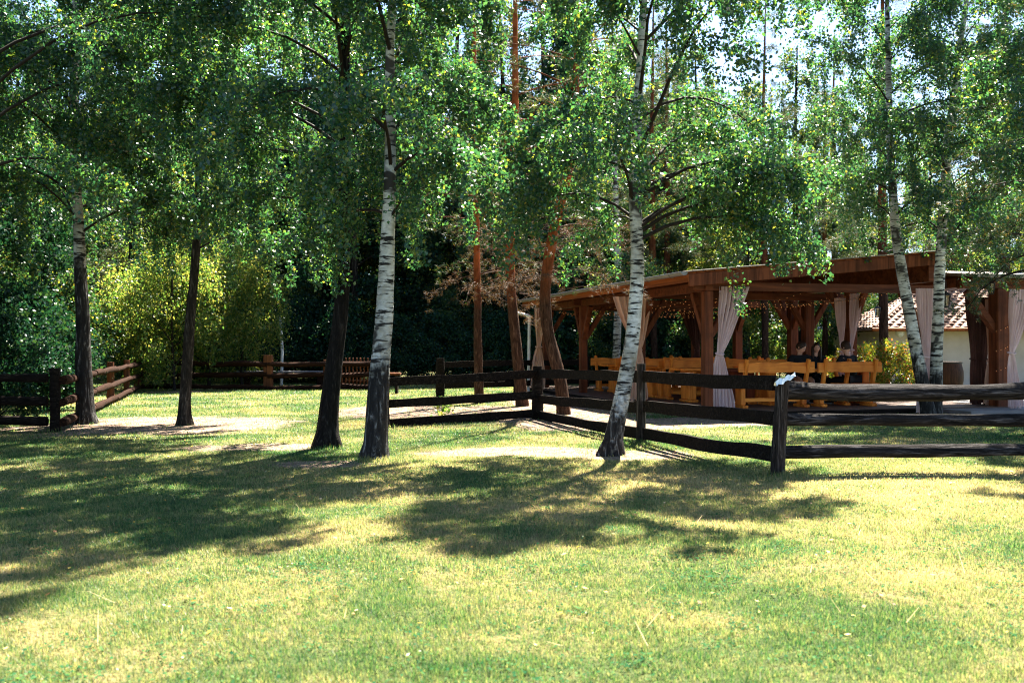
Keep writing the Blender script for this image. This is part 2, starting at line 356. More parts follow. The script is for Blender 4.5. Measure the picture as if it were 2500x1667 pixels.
mask = ramp(t, math_(t, 'ADD', attr(t, 'bare'), math_(t, 'MULTIPLY', math_(t, 'SUBTRACT', noise(t, 7, 4, p, .7), .5), .9)), [(.35, 0.0), (.6, 1.0)])
gy = t.nodes.new('ShaderNodeNewGeometry'); sxx = t.nodes.new('ShaderNodeSeparateXYZ'); l.new(gy.outputs['Position'], sxx.inputs[0])
l.new(mixc(t, mask, turf, soil), b.inputs['Base Color']); b.inputs['Roughness'].default_value = .95; b.inputs['Specular IOR Level'].default_value = .1
bump(t, b, math_(t, 'ADD', noise(t, 30, 5, p, .7), math_(t, 'MULTIPLY', peb.outputs['Distance'], .8)), .8, .04)
M_GROUND = m
gv, gf, gb = ground_mesh()
tagit(link('ground', np_mesh('ground', gv, gf, M_GROUND, {'bare': gb}, True)), kind='structure')

m, t, n, l, b, o = M_('grass_blade')
s, p = lawn_color(t)
s = math_(t, 'ADD', s, math_(t, 'MULTIPLY', math_(t, 'SUBTRACT', attr(t, 'rnd'), .5), .30))
gc = ramp(t, s, [(.24, (.006, .042, .018)), (.38, (.028, .095, .030)), (.50, (.085, .15, .048)), (.62, (.215, .22, .095)), (.80, (.42, .33, .19))])
l.new(gc, b.inputs['Base Color']); b.inputs['Roughness'].default_value = .5; b.inputs['Specular IOR Level'].default_value = .35
tr = n.new('ShaderNodeBsdfTranslucent'); l.new(mixc(t, 1.0, gc, (1.4, 1.4, .9, 1), 'MULTIPLY'), tr.inputs[0]); mx = n.new('ShaderNodeMixShader'); mx.inputs[0].default_value = .5
l.new(b.outputs[0], mx.inputs[1]); l.new(tr.outputs[0], mx.inputs[2]); l.new(mx.outputs[0], o.inputs[0]); M_GRASS = m
TRUNKS = [tuple(G(a, b_))[:2] for a, b_ in ((915, 1128), (1487, 1108), (797, 1095), (447, 1038), (212, 1033), (1895, 1160), (1565, 1085), (1312, 1022), (940, 1043), (135, 1050))]
def grass():
    rg = np.random.default_rng(7); Vs = []; Fs = []; Rn = []; off = 0
    for (y0, y1, dens, hgt, wd) in ((3.6, 6, 17000, .028, .0020), (6, 9, 9500, .030, .0027), (9, 14, 5500, .030, .0036), (14, 22, 1600, .032, .006), (22, 40, 350, .04, .011)):
        hw = .53*y1+.6; N = int(dens*2*hw*(y1-y0)); x = rg.uniform(-hw, hw, N); y = rg.uniform(y0, y1, N)
        k = np.abs(x) < .53*y+.6; x, y = x[k], y[k]
        bb = bare(x, y); clump = fbm(x*6, y*6, 41); k = (rg.random(len(x)) > np.minimum(bb*1.15, .93)) & (rg.random(len(x)) < .35+1.1*clump)
        # not under the deck
        du = (x-K.x)*U.x+(y-K.y)*U.y; dv = (x-K.x)*V_.x+(y-K.y)*V_.y
        k &= ~((du > -.35) & (dv > -.35)); x, y, clump = x[k], y[k], clump[k]; N = len(x)
        h = hgt*(.45+rg.random(N)*1.0)*(.5+clump); h[rg.random(N) < .002] *= 2.0
        for (tx, ty) in TRUNKS: h = h*(1+1.5*np.exp(-((x-tx)**2+(y-ty)**2)/.09))
        az = rg.random(N)*2*np.pi; lean = rg.random(N)*.95; wdv = wd*(.7+.7*rg.random(N))
        dx, dy = np.cos(az), np.sin(az); px, py = -dy, dx; z = gz(x, y)
        base = np.stack([x, y, z-.003], 1); P = np.stack([px, py, 0*px], 1)*wdv[:, None]
        mid = base+np.stack([dx*lean*.3*h, dy*lean*.3*h, h*.6], 1); tip = base+np.stack([dx*lean*h, dy*lean*h, h*(1-.35*lean)], 1)
        V = np.stack([base-P, base+P, tip], 1).reshape(-1, 3)
        F = (np.arange(N)[:, None]*3+np.arange(3)[None])+off; off += 3*N
        Vs.append(V); Fs.append(F); Rn.append(np.repeat(rg.random(N), 3))
    return np_mesh('grass', np.concatenate(Vs), np.concatenate(Fs), M_GRASS, {'rnd': np.concatenate(Rn)})
tagit(link('grass', grass()), 'short sunlit lawn grass with dry straw coloured patches', 'grass', kind='stuff')
def weeds():
    rg = np.random.default_rng(21); nc = 900; y = 4+rg.random(nc)*8; x = rg.uniform(-1, 1, nc)*.54*y; keep = fbm(x*1.3, y*1.3, 61) > .44; x, y = x[keep], y[keep]; P = []
    for a, b_ in zip(x, y):
        n_ = rg.integers(10, 34); rr_ = .03+.09*rg.random(); P.append(np.stack([a+rg.normal(size=n_)*rr_, b_+rg.normal(size=n_)*rr_, gz(a, b_)+.012+rg.random(n_)*.022], 1))
    P = np.concatenate(P); N = len(P); az = rg.random(N)*6.28; s_ = (.005+.007*rg.random(N))[:, None]; tl = rg.uniform(-.5, .5, (N, 2))
    A = np.stack([np.cos(az), np.sin(az), tl[:, 0]], 1)*s_; B = np.stack([-np.sin(az), np.cos(az), tl[:, 1]], 1)*s_*.8
    return np_mesh('lawn_weeds', np.stack([P-A, P+B, P+A, P-B], 1).reshape(-1, 3), np.arange(4*N).reshape(-1, 4), M_WEED, {'rnd': np.repeat(rg.random(N), 4)})
M_WEED = leaf_mat('weed_leaf', [(0, (.012, .065, .028)), (.6, (.03, .11, .04)), (.985, (.10, .18, .06)), (.995, (.5, .5, .42)), (1, (.6, .5, .06))], .35, (1.8, 1.8, .9), .85)
tagit(link('lawn_weeds', weeds()), 'small clover and weed patches growing in the lawn', 'weeds', kind='stuff')
def stalks():
    rg = np.random.default_rng(22); N = 160; y = 4.2+rg.random(N)*8; x = rg.uniform(-1, 1, N)*.53*y; z = gz(x, y); az = rg.random(N)*6.28; L_ = .05+.12*rg.random(N)**2; up = rg.uniform(.05, .9, N)
    b_ = np.stack([x, y, z+.012], 1); t_ = b_+np.stack([np.cos(az)*L_, np.sin(az)*L_, up*L_], 1); w_ = np.stack([-np.sin(az), np.cos(az), 0*az], 1)*.0016
    return np_mesh('dry_stalks', np.stack([b_-w_, b_+w_, t_+w_*.5, t_-w_*.5], 1).reshape(-1, 3), np.arange(4*N).reshape(-1, 4), plain('straw', (.55, .42, .22), (.35, .25, .12), 5, .8))
tagit(link('dry_stalks', stalks()), 'thin dry straw stalks sticking out of the lawn', 'straw', kind='stuff')
# fallen leaves, buttercups and cones
def litter():
    rg = np.random.default_rng(11); N = 1100; y = 4.5+rg.random(N)**.8*14; x = rg.uniform(-1, 1, N)*.53*y; z = gz(x, y)+.02
    V = []; F = []
    sz = .008+rg.random(N)*.014; az = rg.random(N)*6.28
    a = np.stack([np.cos(az), np.sin(az), rg.uniform(-.4, .4, N)], 1)*sz[:, None]; b = np.stack([-np.sin(az), np.cos(az), rg.uniform(-.4, .4, N)], 1)*sz[:, None]*.7
    c = np.stack([x, y, z], 1); V = np.stack([c-a, c+b, c+a, c-b], 1).reshape(-1, 3); F = np.arange(4*N).reshape(-1, 4)
    return np_mesh('fallen_leaves', V, F, M_LITTER, {'rnd': np.repeat(rg.random(N), 4)})
M_LITTER = leaf_mat('litter', [(0, (.10, .04, .02)), (.3, (.30, .13, .04)), (.55, (.6, .33, .03)), (.8, (.62, .45, .06)), (1, (.5, .36, .25))], .3, (1.3, 1.3, 1), .6)
tagit(link('fallen_leaves', litter()), 'scattered fallen yellow and brown birch leaves on the lawn', 'fallen leaves', kind='stuff')
# ------------------------------------------------------------------ trees
def nrm(a): return a/np.maximum(np.linalg.norm(a, axis=-1, keepdims=True), 1e-9)
def leaves_mesh(Pc, rg, L, mat, name='crown', down=.5, wr=.72):
    N = len(Pc); Pc = np.asarray(Pc)
    a = nrm(rg.normal(size=(N, 3))+np.array([0, 0, -down])); r = nrm(rg.normal(size=(N, 3))); b = nrm(np.cross(a, r))
    n_ = np.cross(a, b); s = (L*(.6+.6*rg.random(N)))[:, None]
    V = np.stack([Pc, Pc+a*s*.38+b*s*wr/2+n_*s*.08, Pc+a*s, Pc+a*s*.38-b*s*wr/2+n_*s*.08], 1).reshape(-1, 3)
    return np_mesh(name, V, np.arange(4*N).reshape(-1, 4), mat, {'rnd': np.repeat(np.clip(rg.random(N)**1.1, 0, 1), 4)})
def tufts_mesh(Pc, D, rg, L, mat, per=12, wd=.006, name='crown'):
    N = len(Pc); Pc = np.repeat(np.asarray(Pc), per, 0); D = np.repeat(np.asarray(D), per, 0)
    a = nrm(D*.7+rg.normal(size=(N*per, 3))*.75); b = nrm(np.cross(a, rg.normal(size=a.shape)))*wd
    s = (L*(.6+.6*rg.random(N*per)))[:, None]; Pc = Pc+rg.normal(size=Pc.shape)*L*.25
    V = np.stack([Pc-b, Pc+b, Pc+a*s], 1).reshape(-1, 3)
    return np_mesh(name, V, np.arange(3*N*per).reshape(-1, 3), mat, {'rnd': np.repeat(np.clip(rg.random(N*per), 0, 1), 3)})
def interp_path(P, z):
    zs = [p[2] for p in P]; return np.array([np.interp(z, zs, [p[k] for p in P]) for k in range(3)])
def trunk_mb(P, rad, k=14, step=.2, seed=0, flare=0.0, lob=.05):
    """P list of (x,y,z) rising, rad list matching"""
    rng = np.random.default_rng(seed); zs = [p[2] for p in P]; z = np.arange(zs[0], zs[-1]+step, step)
    z = np.concatenate([z[:1]-.12, z]) ; mb = MB()
    # smooth interpolation (cubic-ish by moving average on linear interp)
    def ip(vals):
        fine = np.linspace(zs[0], zs[-1], 400); v = np.interp(fine, zs, vals); kk = 25; ve = np.concatenate([np.full(kk, v[0]), v, np.full(kk, v[-1])])
        v2 = np.convolve(ve, np.ones(2*kk+1)/(2*kk+1), 'same')[kk:-kk]; v2 = v+(v2-v)*.8
        return np.interp(z, fine, v2)
    X, Y, Rr = ip([p[0] for p in P]), ip([p[1] for p in P]), ip(rad)
    X = X+(vn(z*1.1, z*0+seed, 1)-.5)*.03; Y = Y+(vn(z*1.1, z*0+seed, 2)-.5)*.03
    pts = [(a, b_, c) for a, b_, c in zip(X, Y, z)]
    ph = rng.random(6)*6.28
    def fn(i, a):
        zz = z[i]-zs[0]; f = 1+lob*math.sin(2*a+ph[0]+zz*.8)+lob*.8*math.sin(5*a+ph[1]+zz*1.7)*.6
        f += .05*(float(vn(a*3, zz*4, seed))-.5)*2
        if flare: f += flare*math.exp(-max(zz, 0)/.14)*(1+.55*math.sin(3*a+ph[2])+.35*math.sin(5*a+ph[3]))
        return f
    mb.tube(pts, list(Rr), k, True, True, 1.0, fn); return mb
def limb_pts(base, az, L, up, droop, n, rng):
    d = np.array([math.cos(az), math.sin(az)]); s = np.linspace(0, 1, n)
    wob = np.cumsum(rng.normal(size=n))*.03*L; pr = np.array([-d[1], d[0]])
    return np.stack([base[0]+d[0]*s*L+pr[0]*wob*s, base[1]+d[1]*s*L+pr[1]*wob*s, base[2]+up*L*s-droop*L*s*s], 1)
def make_tree(name, label, P, rad, z0, z1, Rc, bark, leaf, seed, nl=30, ntw=11, nleaf=90, L=.05, up=.9, droop=.75, hang=1.0, kind='broad', cat='tree', group=None,
              flare=.5, foot=None, k=14, prof=None, extra=None, azr=None, dry=0, spread=.07, lob=.05, root=None, rmin=0.3, asym=None):
    """P world path of the trunk (base first). crown limbs from z0 to z1"""
    rng = np.random.default_rng(seed); base = np.array(P[0])
    if root is None: root = empty(name, tuple(base), label, cat, group)
    Q = [tuple(np.array(p)-base) for p in P]; tmb = trunk_mb(Q, rad, k, .2, seed, flare, lob); mb = MB()
    LP = []; TD = []; limbs = []
    for i in range(nl):
        t_ = (i+rng.random())/nl; z = z0+(z1-z0)*t_; b = interp_path(Q, z)
        f = prof(t_) if prof else (.6+.4*math.sin(math.pi*min(1, t_*1.4)))*(1.02-t_)**.55
        az = i*2.39996+rng.normal()*.35 if azr is None else rng.uniform(*azr); fa = 1-(asym[1]*max(0, math.cos(az-asym[0])) if asym else 0); limbs.append((b, az, max(.4, Rc*f*fa*(.75+.5*rng.random())), up*(.7+.6*rng.random()), droop*(.7+.6*rng.random()), .35+.65*(1-t_)))
    for e in (extra or []): limbs.append((interp_path(Q, e[0]), e[1], e[2], e[3], e[4], 1.2))
    for (b, az, Ln, u_, dr, rs) in limbs:
        pts = limb_pts(b, az, Ln, u_, dr, 7, rng); r0 = max(.008, min(.028, .010*Ln*rs+.005)); mb.tube(pts, list(np.linspace(r0, .004, 7)), 5, False)
        nt_ = max(3, int(ntw*Ln/Rc*1.15))
        for j in range(nt_):
            s_ = rmin+(1-rmin)*(j+rng.random())/nt_; q = np.array([np.interp(s_*6, range(7), pts[:, c]) for c in range(3)])
            a2 = az+rng.choice([-1, 1])*rng.uniform(.3, 1.3); L2 = Ln*.38*(1.15-s_)*(.6+.8*rng.random())+.25
            tp = limb_pts(q, a2, L2, rng.uniform(-.1, .8), rng.uniform(.3, 1.1), 5, rng)
            if j % 2 == 0: mb.tube(tp, [.006, .005, .004, .003, .002], 3, False)
            if kind == 'broad':
                m_ = int(nleaf*(.5+.5*L2)); ii = rng.random(m_)*4; pp = np.stack([np.interp(ii, range(5), tp[:, c]) for c in range(3)], 1)
                pp += rng.normal(size=pp.shape)*spread
                LP.append(pp)
                if hang > 0:
                    hs = rng.random(); hq = np.array([np.interp(4*(.5+.5*hs), range(5), tp[:, c]) for c in range(3)]); hl = hang*rng.random()
                    m2 = int(nleaf*.8*hl)+2; zz = rng.random(m2)*hl; LP.append(np.stack([hq[0]+rng.normal(size=m2)*.045+zz*.1, hq[1]+rng.normal(size=m2)*.045, hq[2]-zz], 1))
            else:
                m_ = max(2, int(nleaf*(.4+L2))); ii = rng.random(m_)*4; pp = np.stack([np.interp(ii, range(5), tp[:, c]) for c in range(3)], 1)+rng.normal(size=(m_, 3))*.05
                LP.append(pp); TD.append(np.tile(nrm(tp[-1]-tp[0]+np.array([0, 0, .15])), (m_, 1)))
    nf = len(tmb.f); tmb.add(mb.v, mb.f, True); tk = tmb.build('trunk', bark, root); tk.data.materials.append(M_TWIG if bark is not M_PINE else M_PINEDK)
    mi_ = np.zeros(len(tmb.f), np.int32); mi_[nf:] = 1; tk.data.polygons.foreach_set('material_index', mi_)
    if foot is not None:
        at = tk.data.attributes.new('foot_height', 'FLOAT', 'POINT'); at.data.foreach_set('value', np.full(len(tk.data.vertices), foot, np.float32))
    if LP:
        A = np.concatenate(LP)
        if kind == 'broad': me = leaves_mesh(A, rng, L, leaf)
        else: me = tufts_mesh(A, np.concatenate(TD), rng, L, leaf, 12, .004 if kind == 'pine' else .008)
        link('crown', me, root)
    return root
def px_path(pts, Y, top, leanx=0.0, leany=0.0):
    """visible trunk points (px,py) at distance Y, then carried on up to height top"""
    P = [tuple(W(a, b, Y)) for a, b in pts]; P[0] = (P[0][0], P[0][1], 0.0)
    d = (P[-1][0]-P[-2][0])/max(.1, P[-1][2]-P[-2][2]); z = P[-1][2]
    if top > z+.5: P.append((P[-1][0]+d*.5*(top-z)+leanx, Y+leany, top))
    return P
def rpx(P, wpx, Y, topr=.02):
    r = [w_/FPX*Y/2 for w_ in wpx]; return r+[topr]*(len(P)-len(r))
BL = ML['birch_leaf']
# near birches
Y = 12.2; P = px_path([(915, 1128), (918, 1040), (922, 980), (935, 800), (948, 600), (955, 400), (952, 200), (955, 0)], Y, 13.4, 1.0)
make_tree('birch_tree', 'white barked birch with dark furrowed foot, right of the black trunk', P, rpx(P, [58, 54, 50, 42, 35, 29, 24, 20], Y), 2.9, 13.2, 3.3, MB_, BL, 3, 38, 14, 300, .056, asym=(0, .55), foot=1.05, flare=.35, extra=[(3.0, 2.5, 1.6, .35, .5), (3.2, .3, 1.8, .9, .9), (3.5, -.6, 1.7, .7, .9)], group=None, rmin=.35)
Y = 12.65; P = px_path([(1487, 1108), (1497, 1065), (1525, 960), (1541, 850), (1556, 700), (1556, 600), (1547, 510), (1552, 430), (1560, 270), (1568, 100), (1575, 0)], Y, 9.9)
make_tree('birch_tree', 'leaning white birch growing in front of the plank fence', P, rpx(P, [48, 44, 39, 36, 33, 31, 29, 26, 22, 19, 17], Y), 2.7, 9.7, 3.1, MB_, BL, 5, 38, 14, 290, .056, asym=(3.14, .5), foot=.35, flare=.5, hang=.55,
          extra=[(2.72, -.05, 2.2, .6, .66), (2.8, .1, 2.0, .8, .8), (2.9, .25, 1.9, .8, .75), (3.2, -.4, 2.0, .8, .7), (3.3, .1, 2.2, .7, .6), (3.0, 2.9, 1.5, .9, .9)])
Y = 13.6; P = px_path([(797, 1095), (800, 1040), (812, 900), (835, 745), (840, 530), (840, 210), (845, 0)], Y, 12)
make_tree('birch_tree', 'dark almost black slanting trunk left of the white birch', P, rpx(P, [54, 48, 40, 36, 32, 27, 22], Y), 3.0, 11.8, 3.3, M_DARKBARK, BL, 8, 40, 14, 300, .058, asym=(0, .45), flare=.5, extra=[(3.32, 3.25, 1.6, .12, .02), (3.7, 2.8, 2.2, .7, .6), (4.3, 3.5, 2.2, .7, .5)])
Y = GY(1038); P = px_path([(447, 1038), (450, 950), (460, 830), (475, 650), (485, 450), (488, 250), (480, 0)], Y, 11.5)
make_tree('birch_tree', 'grey brown slim trunk rising from the sandy patch', P, rpx(P, [30, 27, 25, 22, 18, 15, 12], Y), 3.0, 11.2, 2.7, M_GREYBARK, BL, 12, 38, 14, 250, .066, flare=.45)
Y = GY(1033); P = px_path([(212, 1033), (207, 960), (200, 800), (196, 640), (185, 500), (175, 320), (180, 150), (183, 0)], Y, 13)
make_tree('birch_tree', 'leftmost birch beside the corner of the log fence', P, rpx(P, [46, 40, 32, 27, 24, 21, 19, 17], Y), 3.2, 12.8, 3.3, MB_, BL, 17, 46, 14, 260, .066, foot=2.8, flare=.35, extra=[(4.9, 2.5, 3.2, 1.2, .1), (5.2, .5, 3, 1.0, .2)])
Y = 19.25; P = px_path([(2272, 1020), (2250, 925), (2227, 797), (2200, 660), (2187, 563), (2180, 480), (2175, 370), (2172, 210), (2168, 0)], Y, 10.5)
make_tree('birch_tree', 'left stem of the birch pair crossing at the pavilion corner', P, rpx(P, [36, 32, 29, 26, 23, 20, 17, 14, 11], Y), 3.4, 10.3, 2.4, MB_, BL, 21, 32, 12, 170, .062, foot=.9, flare=.2)
Y = 19.35; P = px_path([(2284, 1020), (2285, 905), (2291, 745), (2298, 585), (2307, 457), (2313, 340), (2334, 213), (2355, 53), (2362, 0)], Y, 11)
make_tree('birch_tree', 'right stem of the birch pair crossing at the pavilion corner', P, rpx(P, [36, 31, 27, 24, 22, 19, 16, 13, 12], Y), 3.2, 10.8, 2.4, MB_, BL, 23, 34, 12, 170, .062, foot=.6, flare=.2, extra=[(3.3, .4, 2.2, .9, .2)])
# pines in the middle
Y = GY(1012); P = px_path([(1380, 1012), (1375, 960), (1371, 935), (1347, 850), (1333, 800), (1329, 735), (1340, 620), (1345, 595), (1371, 478), (1395, 400), (1405, 300), (1408, 150)], Y, 12)
make_tree('pine_tree', 'bent orange barked pine curving in front of the left curtain', P, rpx(P, [34, 32, 30, 29, 27, 26, 25, 24, 23, 22, 20, 14], Y), 3.3, 12, 2.6, M_PINE, ML['needle'], 31, 34, 8, 7, .10, up=.4, droop=.25, kind='pine', flare=.15)
Y = GY(990); P = px_path([(1278, 990), (1268, 900), (1250, 745), (1243, 640), (1250, 500), (1257, 330), (1257, 150)], Y, 13)
make_tree('pine_tree', 'straight brown pine between the slim pine and the bent pine', P, rpx(P, [30, 28, 25, 23, 20, 17, 14], Y), 3.4, 13, 2.7, M_PINE, ML['needle'], 33, 34, 8, 7, .11, up=.35, droop=.25, kind='pine', flare=.15)
Y = GY(984); P = px_path([(1172, 984), (1168, 900), (1166, 760), (1162, 640), (1165, 500), (1160, 300)], Y, 12)
make_tree('pine_tree', 'slim reddish pine left of the other two pines', P, rpx(P, [23, 21, 19, 17, 15, 13], Y), 3.0, 12, 2.4, M_PINE, ML['needle'], 35, 30, 8, 6, .11, up=.3, droop=.25, kind='pine', flare=.15)
def dry_branches(root_name, label, P0, n, seed, z0, z1, Rc, azr):
    pass
# dry twiggy lower boughs, part of the pines
def add_dry(root, z0, z1, n, Ln, seed, azr=(0, 6.28)):
    rng = np.random.default_rng(seed); mb = MB(); LP = []; TD = []
    Q = [(0, 0, 0), (-.05, 0, 1), (-.15, 0, 3), (-.1, 0, 6)]
    for i in range(n):
        z = rng.uniform(z0, z1); az = rng.uniform(*azr); pts = limb_pts(np.array([-.1, 0, z]), az, Ln*(.6+.6*rng.random()), rng.uniform(-.1, .35), rng.uniform(.1, .4), 7, rng)
        mb.tube(pts, list(np.linspace(.014, .003, 7)), 4, False)
        for j in range(9):
            q = pts[rng.integers(2, 7)]; tp = limb_pts(q, az+rng.uniform(-1.4, 1.4), rng.uniform(.2, .7), rng.uniform(-.2, .5), .5, 4, rng)
            mb.tube(tp, [.005, .004, .003, .002], 3, False); m_ = 4; LP.append(tp[rng.integers(0, 4, m_)]+rng.normal(size=(m_, 3))*.05); TD.append(np.tile(nrm(tp[-1]-tp[0]), (m_, 1)))
    b = mb.build('dry_branches', M_DRYTWIG, root); link('dry_needles', tufts_mesh(np.concatenate(LP), np.concatenate(TD), rng, .09, ML['dry_needle'], 12, .003), b)
pines = [o for o in C.objects if o.name.startswith('pine_tree')]
add_dry(pines[0], 2.3, 5.0, 18, 1.5, 1); add_dry(pines[1], 2.6, 4.8, 10, 1.3, 2); add_dry(pines[2], 2.6, 4.6, 14, 1.6, 3)

# prototypes for the wood behind
def grp(o, g): o['group'] = g; return o
def proto(nm_, seed, label, H, z0, Rc, bark, leaf, **kw):
    P = [(0, 0, 0), (.08, .05, H*.3), (-.05, .1, H*.6), (.1, 0, H)]; r = kw.pop('r', .15)
    return make_tree(nm_, label, P, [r, r*.85, r*.6, .02], z0, H*.98, Rc, bark, leaf, seed, **kw)
WOOD = 'trees of the wood behind the fences'
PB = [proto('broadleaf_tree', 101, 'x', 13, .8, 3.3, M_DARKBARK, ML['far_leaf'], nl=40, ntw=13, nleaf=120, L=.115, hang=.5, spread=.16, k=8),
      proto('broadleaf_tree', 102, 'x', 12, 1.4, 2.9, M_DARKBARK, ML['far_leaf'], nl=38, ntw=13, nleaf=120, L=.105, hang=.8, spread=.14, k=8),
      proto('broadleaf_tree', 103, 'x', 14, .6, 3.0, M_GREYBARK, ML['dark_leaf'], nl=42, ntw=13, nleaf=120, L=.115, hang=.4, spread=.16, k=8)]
PB.append(proto('broadleaf_tree', 104, 'x', 12, .8, 3.0, M_GREYBARK, ML['sunlit_leaf'], nl=38, ntw=13, nleaf=120, L=.105, hang=.5, spread=.16, k=8))
PP = [proto('pine_tree', 111, 'x', 15, 4.5, 2.6, M_PINEDK, ML['needle'], nl=40, ntw=11, nleaf=16, L=.15, up=.3, droop=.2, kind='pine', k=8),
      proto('pine_tree', 112, 'x', 14, 3.6, 2.3, M_PINEDK, ML['needle'], nl=40, ntw=11, nleaf=16, L=.15, up=.3, droop=.25, kind='pine', k=8)]
PS = [proto('spruce_tree', 121, 'x', 13, .6, 2.4, M_DARKBARK, ML['needle'], nl=70, ntw=10, nleaf=16, L=.14, up=.0, droop=.25, kind='spruce', k=8, prof=lambda t: 1.03-t)]
PU = [proto('understory_bush', 131, 'x', 3.4, .15, 1.6, M_TWIG, ML['far_leaf'], nl=26, ntw=10, nleaf=110, L=.09, up=.9, droop=.5, hang=.2, r=.035, spread=.13, k=6),
      proto('understory_bush', 132, 'x', 2.6, .1, 1.5, M_TWIG, ML['dark_leaf'], nl=26, ntw=10, nleaf=110, L=.10, up=.8, droop=.5, hang=.2, r=.035, spread=.13, k=6)]
BR = [proto('hazel_bush', 141, 'x', 4.8, .2, 2.3, M_TWIG, ML['sunlit_leaf'], nl=26, ntw=11, nleaf=110, L=.085, up=1.1, droop=.6, hang=.5, r=.05, spread=.2, k=6)]
BI = [proto('birch_tree', 151, 'x', 12, 2.8, 2.2, MB_, ML['far_leaf'], nl=32, ntw=11, nleaf=110, L=.085, foot=.5, hang=.8, k=8, spread=.12)]
used = set()
LAND = [(-200, 'beyond the left edge'), (20, 'at the left edge'), (120, 'left of the leftmost birch'), (205, 'right behind the leftmost birch'), (270, 'just right of the leftmost birch'), (340, 'at the fence corner'), (410, 'just left of the slim grey trunk'),
 (470, 'behind the slim grey trunk'), (540, 'just right of the slim grey trunk'), (600, 'left of the far fence post'), (655, 'above the far fence post'), (700, 'beside the net pole'), (760, 'just left of the black trunk'), (825, 'behind the black trunk'),
 (880, 'between the black trunk and the white birch'), (940, 'behind the white birch'), (1000, 'just right of the white birch'), (1070, 'behind the shaded rail fence'), (1120, 'left of the slim reddish pine'), (1165, 'behind the slim reddish pine'),
 (1205, 'between the slim and the straight pine'), (1250, 'behind the straight brown pine'), (1300, 'between the straight and the bent pine'), (1350, 'behind the bent pine'), (1420, 'over the left end of the pavilion'), (1480, 'over the middle left of the pavilion'),
 (1545, 'behind the leaning birch'), (1610, 'just right of the leaning birch'), (1680, 'above the gutter end'), (1750, 'above the front corner post'), (1830, 'right of the front mauve curtain'), (1900, 'left of the seated man'), (1960, 'behind the seated man'),
 (2020, 'behind the seated woman'), (2080, 'behind the man seen from behind'), (2140, 'beside the dark leaning pine'), (2200, 'left of the crossing birches'), (2280, 'behind the crossing birches'), (2350, 'right of the crossing birches'), (2430, 'above the thick right post'), (2500, 'at the right edge'), (2620, 'beyond the right edge')]
LUSED = {}
def autolabel(what, x, y):
    px = CX+FPX*x/y; lm = min(LAND, key=lambda q: abs(q[0]-px))[1]
    for pre in ('', 'tall ', 'farther ', 'rearmost ', 'half hidden ', 'most distant ', 'dim '):
        l_ = pre+what+' '+lm
        if l_ not in LUSED: LUSED[l_] = 1; return l_
    return l_
def place(pool, i, x, y, label, s=1.0, group=None, rz=None, sz=None):
    p = pool[i]; o = p if p.name not in used else copy_tree(p); used.add(p.name)
    o.location = (x, y, -.03); o.scale = (s, s, sz or s); o.rotation_euler = (0, 0, (hash((round(x*7), round(y*5))) % 628)/100 if rz is None else rz)
    o['label'] = label
    if group: o['group'] = group
    elif 'group' in o: del o['group']
    return o
def at(px, Y): return (px-CX)/FPX*Y
# individually recognisable ones
place(BR, 0, at(585, 33.4), 33.6, 'bright yellow green bush glowing right of the slim grey trunk', .8, sz=1.05)
place(BR, 0, at(510, 33), 33, 'tallest yellow green bush, directly behind the slim grey trunk', 1.0, sz=1.25, rz=1)
place(PB, 3, at(480, 43), 43, 'tall yellow green tree above the glowing bushes', 1.05)
for q_, (px_, y_, k2) in enumerate(((790, 41, 1), (850, 44, 0), (700, 43, 0), (1120, 42, 2), (1225, 41, 1), (1320, 43, 2), (1400, 45, 0), (1500, 44, 1))): place(PB, k2, at(px_, y_), y_, autolabel('tallest leafy tree,', at(px_, y_), y_), 1.35)
place(BR, 0, at(425, 31), 31, 'bright yellow green bush hanging over the fence corner', .9, sz=1.1, rz=2)
place(BR, 0, at(330, 31), 33, 'yellow green bush behind the lit log fence', 1.0, sz=1.15, rz=4)
place(BI, 0, at(1503, 34), 34, 'white birch standing behind the pavilion, left of its middle')
place(PP, 0, at(1597, 36), 36, 'dark pine behind the benches, left of two', .95)
place(PP, 1, at(1625, 37.5), 37.5, 'dark pine behind the benches, right of two', 1.0)
place(PP, 0, at(1868, 35), 35, 'thin reddish pine rising high behind the sunlit roof edge', .9)
place(PP, 1, at(2012, 38), 38, 'pine trunk behind the seated people', .8)
place(PP, 1, at(2160, 29), 29, 'thick dark pine just left of the tiled house', 1.0)
place(PP, 0, at(2462, 27), 27, 'tall pine behind the right end of the pavilion', 1.0)
place(PS, 0, at(1420, 40), 40, 'dark spruce above the left end of the pavilion roof', .8)
# left wood, row by row
LB = 'leafy tree in the dense wood on the left'
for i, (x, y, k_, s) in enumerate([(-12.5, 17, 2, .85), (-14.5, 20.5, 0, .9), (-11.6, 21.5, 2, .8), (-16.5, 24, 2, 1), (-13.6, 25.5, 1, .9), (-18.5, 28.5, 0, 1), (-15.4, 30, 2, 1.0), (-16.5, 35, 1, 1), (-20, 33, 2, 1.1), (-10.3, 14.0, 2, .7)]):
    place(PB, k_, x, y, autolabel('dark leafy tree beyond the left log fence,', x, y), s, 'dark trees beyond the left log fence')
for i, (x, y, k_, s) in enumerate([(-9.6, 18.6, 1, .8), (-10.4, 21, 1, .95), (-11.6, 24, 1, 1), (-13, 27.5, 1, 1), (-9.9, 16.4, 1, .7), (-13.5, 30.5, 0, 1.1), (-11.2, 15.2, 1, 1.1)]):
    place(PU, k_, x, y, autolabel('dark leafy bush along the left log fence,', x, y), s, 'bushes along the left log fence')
rr = random.Random(5)
